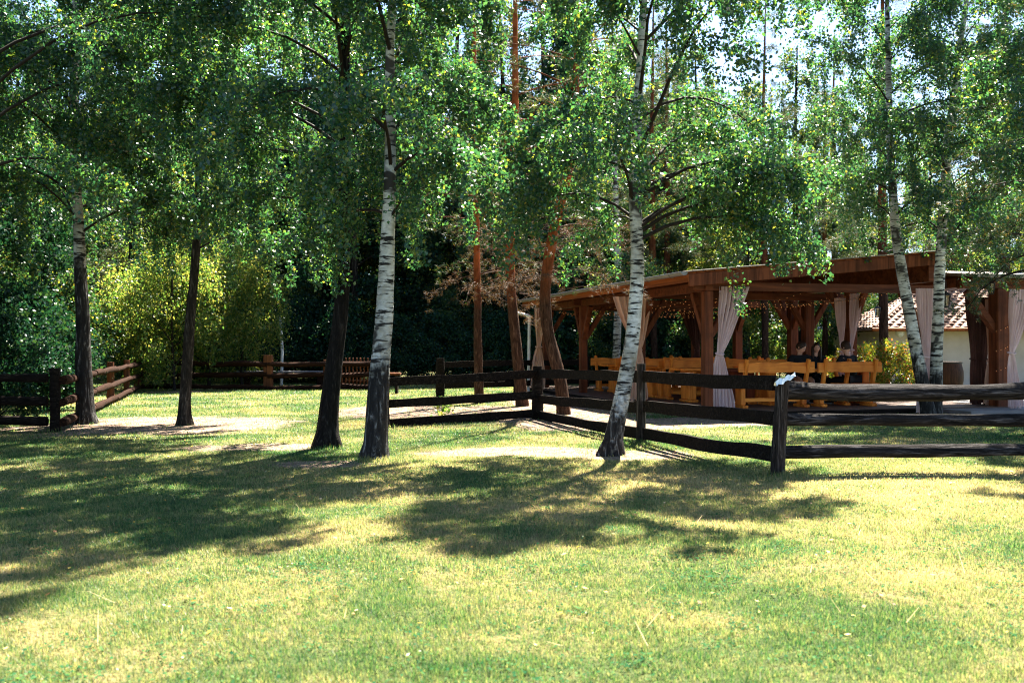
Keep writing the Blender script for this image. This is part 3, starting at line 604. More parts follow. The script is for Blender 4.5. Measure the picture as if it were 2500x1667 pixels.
for y, x0, x1, st in ((40, -21, 2, 3.0), (45, -25, 8, 3.4), (51, -28, 12, 3.8)):
    x = x0
    while x < x1:
        pool, kk = (PB, rr.choice([0, 1, 2, 2, 2])) if rr.random() < .72 else ((PS, 0) if rr.random() < .5 else (PP, rr.choice([0, 1])))
        xx, yy2 = x+rr.uniform(-.8, .8), y+rr.uniform(-1.5, 1.5); wd_ = {0: 'leafy tree', 1: 'airy leafy tree', 2: 'dark leaved tree', 3: 'bright tree'}[kk] if pool is PB else ('spruce' if pool is PS else 'pine')
        if y == 40 and 330 < CX+FPX*xx/yy2 < 700: x += st; continue
        place(pool, kk, xx, yy2, autolabel(wd_+{40: ' at the wood edge,', 45: ' inside the wood,', 51: ' deep in the wood,'}[y], xx, yy2), rr.uniform(.9, 1.2), WOOD); x += st
for y, x0, x1, st in ((36.8, -12, 7.5, 1.9), (38.5, -15, 9, 2.4)):
    x = x0
    while x < x1:
        xx, yy2 = x+rr.uniform(-.5, .5), y+rr.uniform(-.5, .5); place(PU, rr.choice([0, 1]), xx, yy2, autolabel('leafy bush at the foot of the wood,', xx, yy2), rr.uniform(.8, 1.3), 'bushes at the edge of the wood'); x += st
# right, thinner, sky showing through
for (x, y, pool, k_, s) in [(10, 47, PB, 1, 1), (14, 43, PB, 0, .95), (19, 46, PB, 1, 1), (22.5, 41, PP, 0, 1), (12, 55, PP, 1, 1), (17, 56, PB, 0, 1), (25, 50, PB, 1, 1.05), (7.8, 42, PB, 1, .9), (8.8, 37.5, PB, 3, .95), (11.2, 39, PB, 1, 1.1), (19.5, 40, PB, 3, 1), (7.0, 46, PB, 3, 1.1), (15.5, 48, PP, 0, 1.1), (6.2, 40, PB, 1, 1.1), (8.4, 45.5, PB, 0, 1.2), (5.3, 43, PP, 1, 1.1), (9.8, 50, PS, 0, 1.15), (28, 55, PB, 0, 1.1), (21, 34, PP, 1, 1), (8.5, 52, PP, 0, 1), (16.2, 38.5, PB, 1, .8), (22, 62, PB, 0, 1)]:
    place(pool, k_, x, y, autolabel({'PB': 'leafy tree', 'PP': 'pine', 'PS': 'spruce'}[[n for n, q in (('PB', PB), ('PP', PP), ('PS', PS)) if q is pool][0]]+' in the thin wood behind the pavilion,', x, y), s, 'trees behind the pavilion')
for (x, y, s) in [(9, 40, .8), (11.3, 42, .9), (13.5, 41, .7), (6.8, 39, .9), (16, 43, .9)]:
    place(PU, 0, x, y, autolabel('sunlit bush seen through the pavilion,', x, y), s, 'bushes seen through the pavilion')
# juniper hanging in at the right edge
Y = 15.2; P = [(at(2535, Y), Y, 0), (at(2530, Y), Y, 2), (at(2520, Y), Y, 5), (at(2525, Y), Y, 9)]
make_tree('conifer_tree', 'dark drooping conifer boughs hanging in at the right edge', P, [.13, .11, .08, .02], 2.2, 9, 1.5, M_DARKBARK, ML['needle'], 61, 40, 10, 10, .07, up=.15, droop=.45, kind='spruce', prof=lambda t: 1.0-.8*t)
make_tree('birch_tree', 'birch whose leafy boughs hang in at the top right corner', [(8.0, 13.4, 0), (8.0, 13.4, 4), (7.9, 13.3, 11)], [.14, .11, .02], 3.4, 10.8, 2.8, MB_, BL, 71, 36, 13, 260, .06, asym=(3.14, .25), foot=.8, flare=.25)
make_tree('birch_tree', 'birch whose boughs hang in at the top left edge', [(-7.3, 13.2, 0), (-7.2, 13.2, 4), (-7.0, 13.2, 11.5)], [.16, .12, .02], 3.4, 11.3, 3.9, MB_, BL, 72, 38, 13, 220, .06, foot=.8, flare=.25)
# far wood seen as one mass
def far_wood():
    rg = np.random.default_rng(77); N = 60000; th = rg.uniform(R(62), R(150), N); r_ = 62+rg.random(N)*6; x = r_*np.cos(th); y = r_*np.sin(th)
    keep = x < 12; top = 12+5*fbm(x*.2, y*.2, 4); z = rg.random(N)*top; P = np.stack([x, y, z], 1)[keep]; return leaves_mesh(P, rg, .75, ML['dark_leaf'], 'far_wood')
tagit(link('far_wood', far_wood()), 'dark far wood filling the gaps between the trees', 'wood', kind='stuff')
def far_brush():
    rg = np.random.default_rng(78); N = 16000; x = rg.uniform(2, 60, N); y = 66+rg.random(N)*6; z = rg.random(N)*(3.2+2*fbm(x*.3, x*0, 4)); P = np.stack([x, y, z], 1); return leaves_mesh(P, rg, .5, ML['far_leaf'], 'distant_brush')
tagit(link('distant_brush', far_brush()), 'low green brush far behind the pavilion', 'brush', kind='stuff')
# ------------------------------------------------------------------ fences
def log(mb, a, b, r0, r1, seed, k=10, sag=.0, wob=.012, flat=1.0):
    a = Vector(a); b = Vector(b); n = max(6, int((b-a).length/.16)); rg = np.random.default_rng(seed); P = []; rr_ = []
    for i in range(n+1):
        t_ = i/n; p = a.lerp(b, t_); p.z += (float(vn(t_*5, seed, 1))-.5)*wob*4-sag*math.sin(math.pi*t_); P.append(p); rr_.append((r0+(r1-r0)*t_)*(1+.22*(float(vn(t_*9, seed, 2))-.5)))
    ph = rg.random(3)*6.28
    mb.tube(P, rr_, k, True, True, flat, lambda i, a_: 1+.07*math.sin(2*a_+ph[0]+i*.2)+.05*math.sin(5*a_+ph[1]+i*.35)+.04*(float(vn(a_*2, i*.7, seed))-.5))
def plank(mb, a, b, h, th, seed):
    a = Vector(a); b = Vector(b); n = max(6, int((b-a).length/.22)); d = (b-a).normalized(); y = Vector((0, 0, 1)).cross(d).normalized(); v = []; f = []
    for i in range(n+1):
        t_ = i/n; p = a.lerp(b, t_); up = h/2*(1+.13*(float(vn(t_*7, seed, 3))-.5)*2); dn = h/2*(1+.13*(float(vn(t_*6, seed, 4))-.5)*2); oz = (float(vn(t_*2.5, seed, 6))-.5)*.03
        for sy, sz in ((-1, -1), (1, -1), (1, 1), (-1, 1)): v.append(p+y*sy*th/2+Vector((0, 0, oz+(up if sz > 0 else -dn))))
    for i in range(n):
        for j in range(4): f.append((i*4+j, i*4+(j+1) % 4, (i+1)*4+(j+1) % 4, (i+1)*4+j))
    f += [(3, 2, 1, 0), (n*4, n*4+1, n*4+2, n*4+3)]; mb.add(v, f)
def post(p, h, r, mat, parent, seed, square=False, lean=(0, 0)):
    mb = MB(); o = parent.location; q = Vector(p)-o
    if square: mb.beam(q+Vector((0, 0, -.1)), q+Vector((lean[0], lean[1], h)), 2*r, 2*r, (0, 1, 0), .012)
    else: log(mb, q+Vector((0, 0, -.1)), q+Vector((lean[0], lean[1], h)), r, r*.92, seed, 12)
    return mb.build('post', mat, parent)
# right log fence
e1 = W(2640, 1090, 11.7); fr = empty('log_fence', FP0, 'near fence of three thick round logs at the right edge', 'fence')
post(FP0, 1.06, .075, M_FENCEPOST, fr, 3, lean=(.07, 0))
YR = 10.75
for i, (ya, yb, r_, s_) in enumerate(((955, 956, .094, 1), (1027, 1028, .066, 2), (1104, 1092, .067, 3))):
    mb = MB(); a = W(1903, ya, YR)-FP0; b = W(2760, yb, YR+.25)-FP0; log(mb, a, b, r_, r_*1.02, 10+s_, 14); mb.build('rail', M_FENCE, fr)
post(Vector((6.4, 10.95, 0)), 1.0, .075, M_FENCEPOST, fr, 5)
# plank fence from the near post back to the corner
fl = empty('plank_fence', FP1, 'dark fence of wavy planks in front of the pavilion', 'fence')
for (a, b, sg) in ((FP0, FP1, 1), (FP1, FP2, 2)):
    za = {1: (938, 1022, 1112), 2: (921, 995, 1060)}[sg]; zb = {1: (919, 993, 1060), 2: (912, 975, 1012)}[sg]
    for j in range(3):
        pa = W(0, za[j], a.y); pb = W(0, zb[j], b.y); A = Vector((a.x, a.y, pa.z)); B = Vector((b.x, b.y, pb.z)); d = (B-A).normalized(); off = Vector((0, .07, 0))
        if j == 0 and sg == 1: A = A+d*.02
        mb = MB(); plank(mb, A+off-FP1+d*-.02, B+off-FP1+d*(.18 if sg == 1 else .1), .155, .055, sg*10+j); mb.build('rail', M_FENCEP, fl)
post(FP1, 1.16, .07, M_FENCEPOST, fl, 7); post(FP2, 1.0, .105, M_FENCEP, fl, 8)
fm = empty('plank_fence', FP3, 'dark plank fence running from the white birch to the pine corner', 'fence')
for j, (ya, yb) in enumerate(((933, 914), (987, 963), (1036, 1008))):
    A = W(940, ya, FP3.y); B = W(1300, yb, FP2.y); B.x = FP2.x; mb = MB(); plank(mb, A+Vector((-.1, .08, 0))-FP3, B+Vector((0, -.05, 0))-FP3, .15, .06, 40+j); mb.build('rail', M_FENCEP, fm)
post(FP3, 1.0, .08, M_FENCEP, fm, 9)
# fence behind the pines
q0 = G(1075, 968); q1 = G(1175, 990); q2 = W(1430, 0, 31); q2.z = 0
fb = empty('rail_fence', q0, 'dark low fence in shade behind the pines', 'fence')
for j, z in enumerate((.88, .3)):
    mb = MB(); plank(mb, Vector((0, 0, z)), q2-q0+Vector((0, 0, z)), .16, .06, 50+j); mb.build('rail', M_FENCEP, fb)
post(q0, 1.05, .12, M_FENCEP, fb, 11); post(q0.lerp(q2, .5), 1.05, .12, M_FENCEP, fb, 12); post(q2, 1.05, .12, M_FENCEP, fb, 13)
# far fence
FY = 31.6; fx = [at(344, 32.5), at(655, FY), at(797, 32), at(945, 32.6)]
ff = empty('rail_fence', (fx[1], FY, 0), 'reddish far fence across the back of the lawn', 'fence'); o_ = Vector((fx[1], FY, 0))
pts = [Vector((fx[0], 32.3, 0)), Vector((fx[1], FY, 0)), Vector((fx[2], 31.8, 0)), Vector((fx[3], 32.0, 0))]
for (a, b, q) in ((0, 1, 0), (1, 3, 1)):
    for j, z in enumerate((.80, .46, .07)):
        mb = MB(); A, B = pts[a], pts[b]; log(mb, A+Vector((0, -.09, z))-o_, B+Vector((0, -.09, z+.01))-o_, .075, .085, 60+j+q*5, 8, wob=.02); mb.build('rail', M_FENCERED, ff)
for i, (p, h, r_) in enumerate(((pts[0], 1.0, .12), (pts[1], 1.1, .13), (pts[2], .95, .06), (pts[3], .95, .08))): post(p, h, r_, M_FENCEREDP, ff, 70+i, True)
# picket gate
gx0, gx1 = at(834, 31.9), at(906, 31.9); gt = empty('picket_gate', ((gx0+gx1)/2, 31.98, 0), 'small picket gate behind the far fence near the white birch', 'gate')
for i in range(9):
    mb = MB(); x = gx0+(gx1-gx0)*i/8-(gx0+gx1)/2; mb.box((x, 0, .52), (.045, .03, .98), None, .008); mb.build('picket', M_FENCEREDP, gt)
for z in (.25, .75):
    mb = MB(); mb.box((0, .035, z), (gx1-gx0, .03, .07), None, .005); mb.build('rail', M_FENCERED, gt)
# left log fence towards the camera
la, lb = G(135, 1050), Vector((fx[0], 32.3, 0)); o_ = la; lf = empty('log_fence', la, 'log fence lit in stripes running away on the left', 'fence')
npst = 4
for i in range(npst):
    p = la.lerp(lb, i/npst); post(p, 1.0, .085, M_FENCEREDP if i else M_FENCEP, lf, 80+i)
for i in range(npst):
    for j, z in enumerate((.82, .46, .12)):
        a, b = la.lerp(lb, i/npst), la.lerp(lb, (i+1)/npst); mb = MB(); log(mb, a+Vector((.12, 0, z))-o_, b+Vector((.12, 0, z))-o_, 0.07, .065, 90+i*3+j, 9, wob=.006); mb.build('rail', M_FENCERED, lf)
lz = Vector((-13.0, 15.6, 0)); fz = empty('log_fence', la.lerp(lz, .5), 'log fence in deep shade at the left edge', 'fence'); o_ = la.lerp(lz, .5)
for j, z in enumerate((.85, .5, .18)):
    mb = MB(); log(mb, la+Vector((-.13, 0, z))-o_, lz+Vector((0, 0, z))-o_, .08, .08, 120+j, 9, wob=.02); mb.build('rail', M_FENCEP, fz)
post(la.lerp(lz, .55), 1.0, .11, M_FENCEP, fz, 124)
# tissue on the post
def tissue():
    mb = MB(); n = 9; v = []; f = []
    for i in range(n+1):
        for j in range(5):
            t_ = i/n; x = -.05+.36*t_*.95; y = (j-2)*.032*(1-.4*t_)+.01*math.sin(i*2.1+j); z = 1.03+.085*t_*1.0-.028*abs(j-2)*(1-.3*t_)+.012*math.sin(i*1.7+j*2.3)
            v.append((x-.03, y-.04, z-.005))
    for i in range(n):
        for j in range(4): f.append((i*5+j, (i+1)*5+j, (i+1)*5+j+1, i*5+j+1))
    mb.add(v, f); return mb.build('tissue', M_PAPER, None, FP0)
ts = tissue(); ts.location = FP0+Vector((.02, -.03, -.01)); tagit(ts, 'crumpled white paper tissue lying on the near fence post', 'tissue'); ts.scale = (.62, 1, 1)
# volleyball post behind far fence
vp = W(689, 0, 35); vp.z = 0; vo = empty('net_post', vp, 'pale net pole with a sagging rope beyond the far fence', 'pole')
mb = MB(); mb.tube([(-.03, 0, 0), (0, 0, 1.2), (-.08, 0, 2.38)], [.055, .05, .045], 8); mb.build('pole', M_WHITE, vo)
mb = MB(); mb.tube([(-.08, 0, 2.36), (-.35, .1, 2.2), (-.75, .3, 1.95), (-1.2, .5, 1.84), (-1.8, .8, 1.8)], .03, 6); mb.build('rope', M_ROPE, vo)
# low plank table beyond far fence
tb = empty('picnic_table', (at(760, 34.2), 34.2, 0), 'long low plank table beyond the far fence', 'table')
mb = MB(); mb.box((-1.0, 0, .50), (3.2, .6, .06), None, .01); mb.build('tabletop', M_CONC, tb)
for x in (-2.2, .3):
    mb = MB(); mb.box((x, 0, .235), (.12, .4, .47), None, .01); mb.build('leg', M_FENCERED, tb)
tb = empty('plank_bench', (at(945, 29), 29, 0), 'short plank bench end poking out right of the white birch', 'bench')
mb = MB(); mb.box((0, 0, .58), (.8, .35, .06), None, .01); mb.build('seat', M_FENCEREDP, tb)
for x in (-.28, .28):
    mb = MB(); mb.box((x, 0, .275), (.08, .28, .55), None, .01); mb.build('leg', M_FENCEP, tb)
# small sunlit seedling by the fence, metal pole by the left curtain
mb = MB(); rg = np.random.default_rng(4); pc = rg.normal(size=(70, 3))*np.array([.09, .09, .1])+np.array([0, 0, .2]); sp = empty('seedling', G(1078, 1028), 'little sunlit green seedling in front of the plank fence', 'plant')
link('foliage', leaves_mesh(pc, rg, .09, ML['sunlit_leaf'], 'foliage'), sp); mb.tube([(0, 0, -.02), (.01, 0, .25)], .005, 4); mb.build('stem', M_TWIG, sp)
# ------------------------------------------------------------------ pavilion
PV = empty('wooden_pavilion', K, 'open timber pavilion with sloping roof and gutter behind the plank fence', 'pavilion', rz=ANG)
def pv(mb, name, mat, parent=PV): return mb.build(name, mat, parent)
UL, UR, VF, VB = -.62, 5.72, -.46, 11.9
def zr(u): return 2.82+(u-UL)*(3.42-2.82)/(UR-UL)        # roof top surface height
mb = MB(); mb.box((3.2, 6.0, DECK-.02), (7.2, 12.8, .04)); v0 = None
dk = MB()
yy = -.33
while yy < 12.3: dk.box((3.2, yy+.07, DECK-.015), (7.3, .132, .03), None, .004); yy += .14
pv(dk, 'deck', M_DECK); mb = MB(); mb.box((3.2, -.35, .035), (7.3, .03, .115)); mb.box((-.46, 6, .035), (.03, 12.8, .115)); pv(mb, 'deck_skirt', M_FENCEP)
def vpost(u, v, h, wd=.19, parent=PV, dirs=((1, 0), (-1, 0), (0, 1), (0, -1)), mat=M_TIMBERV):
    mb = MB(); mb.box((u, v, (h+DECK)/2), (wd, wd, h-DECK), None, .012); p = pv(mb, 'post', mat, parent)
    for du, dv in dirs:
        mb = MB(); mb.beam((u+du*.07, v+dv*.07, h-.88), (u+du*.62, v+dv*.62, h-.02), .12, .13, (dv, -du, 0) if True else (0, 0, 1)); b = mb.build('brace', mat, p)
HB = 2.47
for v in (0, 3.55, 7.75, 11.4): vpost(0, v, HB, dirs=((1, 0), (0, 1), (0, -1)) if v else ((1, 0), (0, 1)))
for v in (0, 2.75, 5.4, 8.5, 11.4): vpost(5.0, v, HB+.25 if v else HB+.1, .22, dirs=((-1, 0), (0, 1), (0, -1)) if v else ((-1, 0),))
vpost(4.55, 3.9, HB+.2, .24, dirs=((-1, 0), (1, 0)))
mb = MB(); mb.beam((0, -.12, HB+.09), (0, 11.9, HB+.09), .16, .18); pv(mb, 'wall_plate', M_TIMBER)
mb = MB(); mb.beam((5.0, -.2, HB+.53), (5.0, 11.9, HB+.53), .16, .56); pv(mb, 'wall_plate', M_TIMBER)
for v in (0, 3.55, 7.75, 11.4):
    mb = MB(); mb.beam((-.3, v+.002, HB+.095+.003), (5.3, v, HB+.10), .14, .17); pv(mb, 'tie_beam', M_TIMBER)
for i, v in enumerate(np.arange(VF+.05, VB, .78)):
    h = .24 if i == 0 else .15; wd = .07; mb = MB(); zo = -.05-h/2
    mb.beam((UL+.04, v, zr(UL)+zo), (UR, v, zr(UR)+zo), wd, h); pv(mb, 'rafter', M_TIMBER if i else M_TIMBERV)
mb = MB(); 
for u in np.arange(UL, UR, .19): mb.beam((u+.09, VF, zr(u+.09)-.032), (u+.09, VB, zr(u+.09)-.032), .17, .022)
pv(mb, 'roof_boarding', M_TIMBERO)
mb = MB(); mb.beam((UL-.03, (VF+VB)/2, zr(UL)-.005), (UR+.05, (VF+VB)/2, zr(UR)-.005), VB-VF+.06, .022); pv(mb, 'roof', M_ROOFTOP)
mb = MB(); mb.beam((UL+.02, VF+.02, zr(UL)-.13), (UL+.02, VB, zr(UL)-.13), .03, .15); pv(mb, 'eave_board', M_TIMBERO)
def gutter(u, v0, v1, z, r, parent):
    v = []; f = []; k = 9
    for i, vv in enumerate((v0, v1)):
        for rr_, in ((r,), (r-.006,)):
            for j in range(k+1): a = math.pi*j/k; v.append((u-math.cos(a)*rr_, vv, z-math.sin(a)*rr_))
    n = k+1
    for j in range(k): f += [(j, j+1, 2*n+j+1, 2*n+j), (n+j+1, n+j, 3*n+j, 3*n+j+1)]
    f += [(0, 2*n, 3*n, n), (k, n+k, 3*n+k, 2*n+k)]; mb = MB(); mb.add(v, f, True)
    mb.add([(u-math.cos(math.pi*j/k)*r, v0+.001, z-math.sin(math.pi*j/k)*r) for j in range(k+1)], [tuple(range(k+1))])
    g = mb.build('gutter', M_GUTTER, parent)
    for vv in np.arange(v0+.6, v1, 1.2):
        mb = MB(); mb.tube([(u-math.cos(math.pi*j/8)*(r+.006), vv, z-math.sin(math.pi*j/8)*(r+.006)) for j in range(9)], .008, 4); mb.build('bracket', M_GUTTER, g)
gutter(UL-.07, VF, VB, zr(UL)-.01, .075, PV)
# downpipe / pale pole by left curtain
pp = W(1290, 0, 29.5); pp.z = 0; pl = empty('drain_pipe', pp, 'pale pipe standing left of the farthest curtain', 'pipe'); mb = MB(); mb.tube([(0, 0, 0), (.03, 0, 2.3)], .045, 8); mb.tube([(.03, 0, 2.28), (-.55, .3, 2.42)], .04, 8); mb.build('pipe', M_WHITE, pl)
# second pavilion at the right
P2 = empty('wooden_pavilion', (at(2440, 21.2), 21.2, 0), 'second darker pavilion with thick post at the right edge', 'pavilion', rz=ANG)
for x, y in ((0, 0), (3.6, 0)):
    mb = MB(); mb.box((x, y, 1.3), (.32, .3, 2.6), None, .015); p = mb.build('post', M_TIMBERV, P2)
    if y == 0:
        for s_ in (-1, 1):
            mb = MB(); mb.beam((x+s_*.1, 0, 1.7), (x+s_*.8, 0, 2.55), .14, .15, (0, 1, 0)); mb.build('brace', M_TIMBER, p)
mb = MB(); mb.beam((-.98, 0, 2.7), (5, 0, 2.7), .2, .2); mb.build('tie_beam', M_TIMBER, P2)
mb = MB(); mb.beam((-.9, .12, 2.72), (-.9, 2.1, 2.72), .16, .2); mb.build('wall_plate', M_TIMBER, P2)
mb = MB(); mb.box((2, .8, 2.97), (6.1, 2.8, .06), Euler((R(6), 0, 0)).to_matrix()); mb.build('roof', M_ROOFTOP, P2)
for y in (.6, 1.4, 2.05):
    mb = MB(); mb.beam((-.98, y, 2.84+y*.1), (5, y, 2.84+y*.1), .09, .14); mb.build('rafter', M_TIMBER, P2)
mb = MB(); n_ = 9; v = []
for xx in (-1.02, 5):
    for j in range(n_+1): a_ = math.pi*j/n_; v.append((xx, -.6-math.cos(a_)*.07, 2.86-math.sin(a_)*.07))
mb.add(v, [(j, j+1, n_+2+j, n_+1+j) for j in range(n_)]+[tuple(range(n_+1))], True); mb.build('gutter', M_GUTTER, P2)
mb = MB(); mb.box((1.6, 2.6, .045), (6.4, 7.4, .09), None, .01); mb.build('floor_slab', M_CONC, P2)
# curtains (hang from the pavilions)
def curtain(label, top, width_dir, w0, w1, w2, ztop, ztie, zbot, shift_tie, shift_bot, mat, seed, npl=7, group='tied back pavilion curtains', amp=.05):
    """top = world point of the top centre; shifts along width_dir"""
    o = empty('curtain', (top[0], top[1], zbot), label, 'curtain', group); d = Vector(width_dir).normalized(); nn = Vector((-d.y, d.x, 0)); rg = random.Random(seed)
    nx, nz = npl*8, 34; v = []; f = []; ph = [rg.uniform(-.6, .6) for _ in range(npl+1)]
    for i in range(nz+1):
        z = ztop+(zbot-ztop)*i/nz
        if z >= ztie: t_ = (z-ztie)/(ztop-ztie); wdt = w1+(w0-w1)*t_**.8; cx = shift_tie*(1-t_)**1.2
        else: t_ = (ztie-z)/(ztie-zbot); wdt = w1+(w2-w1)*min(1, t_*1.15)**.6; cx = shift_tie+(shift_bot-shift_tie)*t_
        fold = amp*min(1, wdt/w0*1.4)*(.55+.45*abs(z-ztie)/.8 if abs(z-ztie) < .8 else 1)
        for j in range(nx+1):
            s_ = j/nx; pl_ = s_*npl; w_ = math.sin(pl_*2*math.pi+ph[int(pl_)]+.5*math.sin(z*2.2+int(pl_)))+.35*math.sin(pl_*5.1+z*1.3+seed)
            p = d*(cx+(s_-.5)*wdt+.012*math.sin(z*5+pl_))+nn*(fold*w_); v.append((p.x, p.y, z-zbot+.02*math.sin(pl_*3)*(i == nz)))
    for i in range(nz):
        for j in range(nx): a = i*(nx+1)+j; f.append((a, a+1, a+nx+2, a+nx+1))
    mb = MB(); mb.add(v, f, True); c = mb.build('cloth', mat, o)
    mb = MB(); ct = d*shift_tie; rr_ = w1/2+.03
    mb.tube([ct+Vector((0, 0, ztie-zbot))+d*math.cos(a)*rr_+nn*math.sin(a)*(amp+.02)+Vector((0, 0, .02*math.sin(a))) for a in np.linspace(0, 2*math.pi, 17)], .014, 5, False); mb.build('tie_band', mat, o)
    return o
ps = lambda u, v: tuple(uv(u, v))
X_ = uv(.45, -.16)
curtain('pale mauve curtain tied back at the front corner post', W(1792, 0, 19.75), U, .66, .11, .50, 2.56, 1.23, .14, -.31, -.25, M_CURT, 1)
curtain('mauve curtain hanging behind the crossing birch pair', W(2260, 0, 20.2), U, .42, .16, .50, 2.55, 1.17, 0.02, .03, .05, M_CURT, 2)
curtain('mauve curtain cut by the right picture edge', W(2497, 0, 20.6), U, .62, .10, .36, 2.55, 1.24, .12, -.27, -.18, M_CURT, 3)
curtain('warm beige curtain behind the leaning birch', W(1545, 0, 22.6), U, .98, .12, .50, 2.50, 1.30, .16, .13, .12, M_CURTW, 4)
curtain('tall narrow beige curtain at the far left post', W(1317, 0, 29.4), U, .30, .14, .46, 2.50, 1.36, .14, -.02, -.06, M_CURTW, 5, 5)
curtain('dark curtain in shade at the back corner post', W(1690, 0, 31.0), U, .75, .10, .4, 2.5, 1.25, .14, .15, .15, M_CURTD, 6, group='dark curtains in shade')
curtain('narrow tied curtain left of the inner right post', W(2050, 0, 23.2), U, .28, .07, .25, 2.5, 1.25, .14, .06, .06, M_CURT, 7, 4)
curtain('narrow tied curtain right of the inner right post', W(2090, 0, 23.2), U, .32, .07, .25, 2.6, 1.3, .14, -.13, -.13, M_CURT, 8, 4)
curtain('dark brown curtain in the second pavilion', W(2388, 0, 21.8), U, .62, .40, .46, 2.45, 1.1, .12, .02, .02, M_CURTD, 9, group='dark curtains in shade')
curtain('reddish curtain tied beside the dark brown one', W(2426, 0, 21.6), U, .36, .12, .34, 2.4, 1.05, .12, -.07, -.1, M_CURTW, 10, 5)
# string lights
bulb_me = MB(); bulb_me.ball((0, 0, 0), .0075, 6, (1, 1, 1.3)); bulb_me = bulb_me.mesh('bulb', M_BULB)
def string(label, a, b, sag, n, world=False):
    A = Vector(a) if world else uv(*a); B = Vector(b) if world else uv(*b); o = empty('string_light', A, label, 'string light', 'strings of tiny warm lights'); P = []
    for i in range(25): t_ = i/24; p = A.lerp(B, t_); p.z -= sag*4*t_*(1-t_); P.append(p-A)
    mb = MB(); mb.tube(P, .004, 4, False); mb.build('cord', M_CORD, o); rg = random.Random(int(a[0]*100+b[0]*10))
    for i in range(n):
        t_ = (i+.5)/n; p = A.lerp(B, t_); p.z -= sag*4*t_*(1-t_); link('bulb', bulb_me, o, p-A+Vector((rg.uniform(-.01, .01), rg.uniform(-.01, .01), -.02)))
SL = [((0, .3, 2.4), (5.2, .6, 2.7), .28), ((0, 1.2, 2.45), (5.2, 1.0, 2.75), .35), ((0, 2.2, 2.4), (5.1, 2.2, 2.7), .3), ((0, 3.3, 2.4), (5, 3, 2.7), .4), ((0, 4.6, 2.45), (5, 4.2, 2.7), .32),
      ((0, 5.8, 2.4), (5, 5.5, 2.7), .4), ((0, 7.3, 2.4), (5, 7, 2.7), .35), ((0, 8.8, 2.45), (5, 8.5, 2.7), .3), ((0, 10.2, 2.4), (5, 9.8, 2.7), .35), ((.2, .2, 2.45), (.3, 11, 2.45), .25), ((1.2, .2, 2.55), (1.2, 11, 2.55), .3), ((2.6, .2, 2.6), (2.6, 11, 2.6), .35)]
SLN = ['first', 'second', 'third', 'fourth', 'fifth', 'sixth', 'seventh', 'eighth', 'ninth']
for i, (a, b, s) in enumerate(SL): string(('%s crosswise string of tiny warm lights counted from the front' % SLN[i]) if i < 9 else 'lengthwise string of tiny warm lights '+['along the left eave', 'left of the middle', 'in the middle of the roof'][i-9], a, b, s, 38)
for i in range(4):
    c = P2.location; string('turn of tiny lights wound on the thick right post, '+['lowest', 'second lowest', 'second highest', 'highest'][i], (c.x-.17, c.y-.17, .45+i*.42), (c.x+.17, c.y-.14, .6+i*.42), .03, 7, True)
# lanterns
def lantern(p, s, label):
    o = empty('lantern', p, label, 'lantern', 'hanging iron lanterns'); mb = MB()
    mb.cyl((0, 0, .12*s), .11*s, .08*s, 6, .02*s, False); mb.cyl((0, 0, -.14*s), .05*s, .03*s, 6, .07*s, False)
    for i in range(6): a = i*math.pi/3; mb.tube([(.06*s*math.cos(a), .06*s*math.sin(a), -.12*s), (.095*s*math.cos(a), .095*s*math.sin(a), .13*s)], .008*s, 4)
    mb.tube([(0, 0, .2*s), (0, 0, .42*s)], .008*s, 4); mb.build('cage', M_IRON, o)
    mb = MB(); mb.cyl((0, 0, -.1*s), .048*s, .21*s, 6, .075*s, False); mb.build('glass', M_GLASS, o)
lantern(W(2310, 735, 20.6), 1, 'black iron lantern hanging in front of the tiled roof'); lantern(W(2142, 763, 26), .9, 'small black lantern left of the tiled house'); lantern(W(2420, 704, 20.7), .9, 'black lantern beside the thick right post')
# ------------------------------------------------------------------ furniture
def wavy(mb, L, h, th, z, y, seed, amp=.018, x0=0):
    n = 14; v = []; f = []
    for i in range(n+1):
        x = x0-L/2+L*i/n; u_ = (float(vn(i*.45, seed, 1))-.5)*2*amp; d_ = (float(vn(i*.5, seed, 2))-.5)*2*amp
        for sy, zz in ((-1, -h/2+d_), (1, -h/2+d_), (1, h/2+u_), (-1, h/2+u_)): v.append((x, y+sy*th/2, z+zz))
    for i in range(n):
        for j in range(4): f.append((i*4+j, i*4+(j+1) % 4, (i+1)*4+(j+1) % 4, (i+1)*4+j))
    f += [(3, 2, 1, 0), (n*4, n*4+1, n*4+2, n*4+3)]; mb.add(v, f)
def bench(L, label, u, v, flip=False, seed=0):
    o = empty('rustic_bench', uv(u, v, DECK), label, 'bench', 'rustic wooden benches under the pavilion', ANG+(math.pi if flip else 0))
    mb = MB(); wavy(mb, L, .21, .045, .83, -.03, seed, .016); mb.build('backrest', M_BENCH, o)
    mb = MB(); wavy(mb, L, .055, .38, .445, .2, seed+1, .004); mb.build('seat', M_BENCH, o)
    mb = MB(); wavy(mb, L-.3, .075, .06, .16, .19, seed+2, .006); mb.build('stretcher', M_BENCH, o)
    for x in (-L/2+.16, L/2-.16):
        mb = MB(); mb.beam((x, .06, .44), (x, -.09, 1.0), .085, .07, (1, 0, 0), .01); mb.build('back_post', M_BENCHV, o)
        mb = MB(); mb.box((x, .2, .24), (.1, .26, .36), None, .012, .004, random.Random(seed)); mb.build('leg', M_BENCHV, o)
        mb = MB(); mb.box((x, .2, .03), (.13, .46, .06), None, .012); mb.build('foot', M_BENCHV, o)
    return o
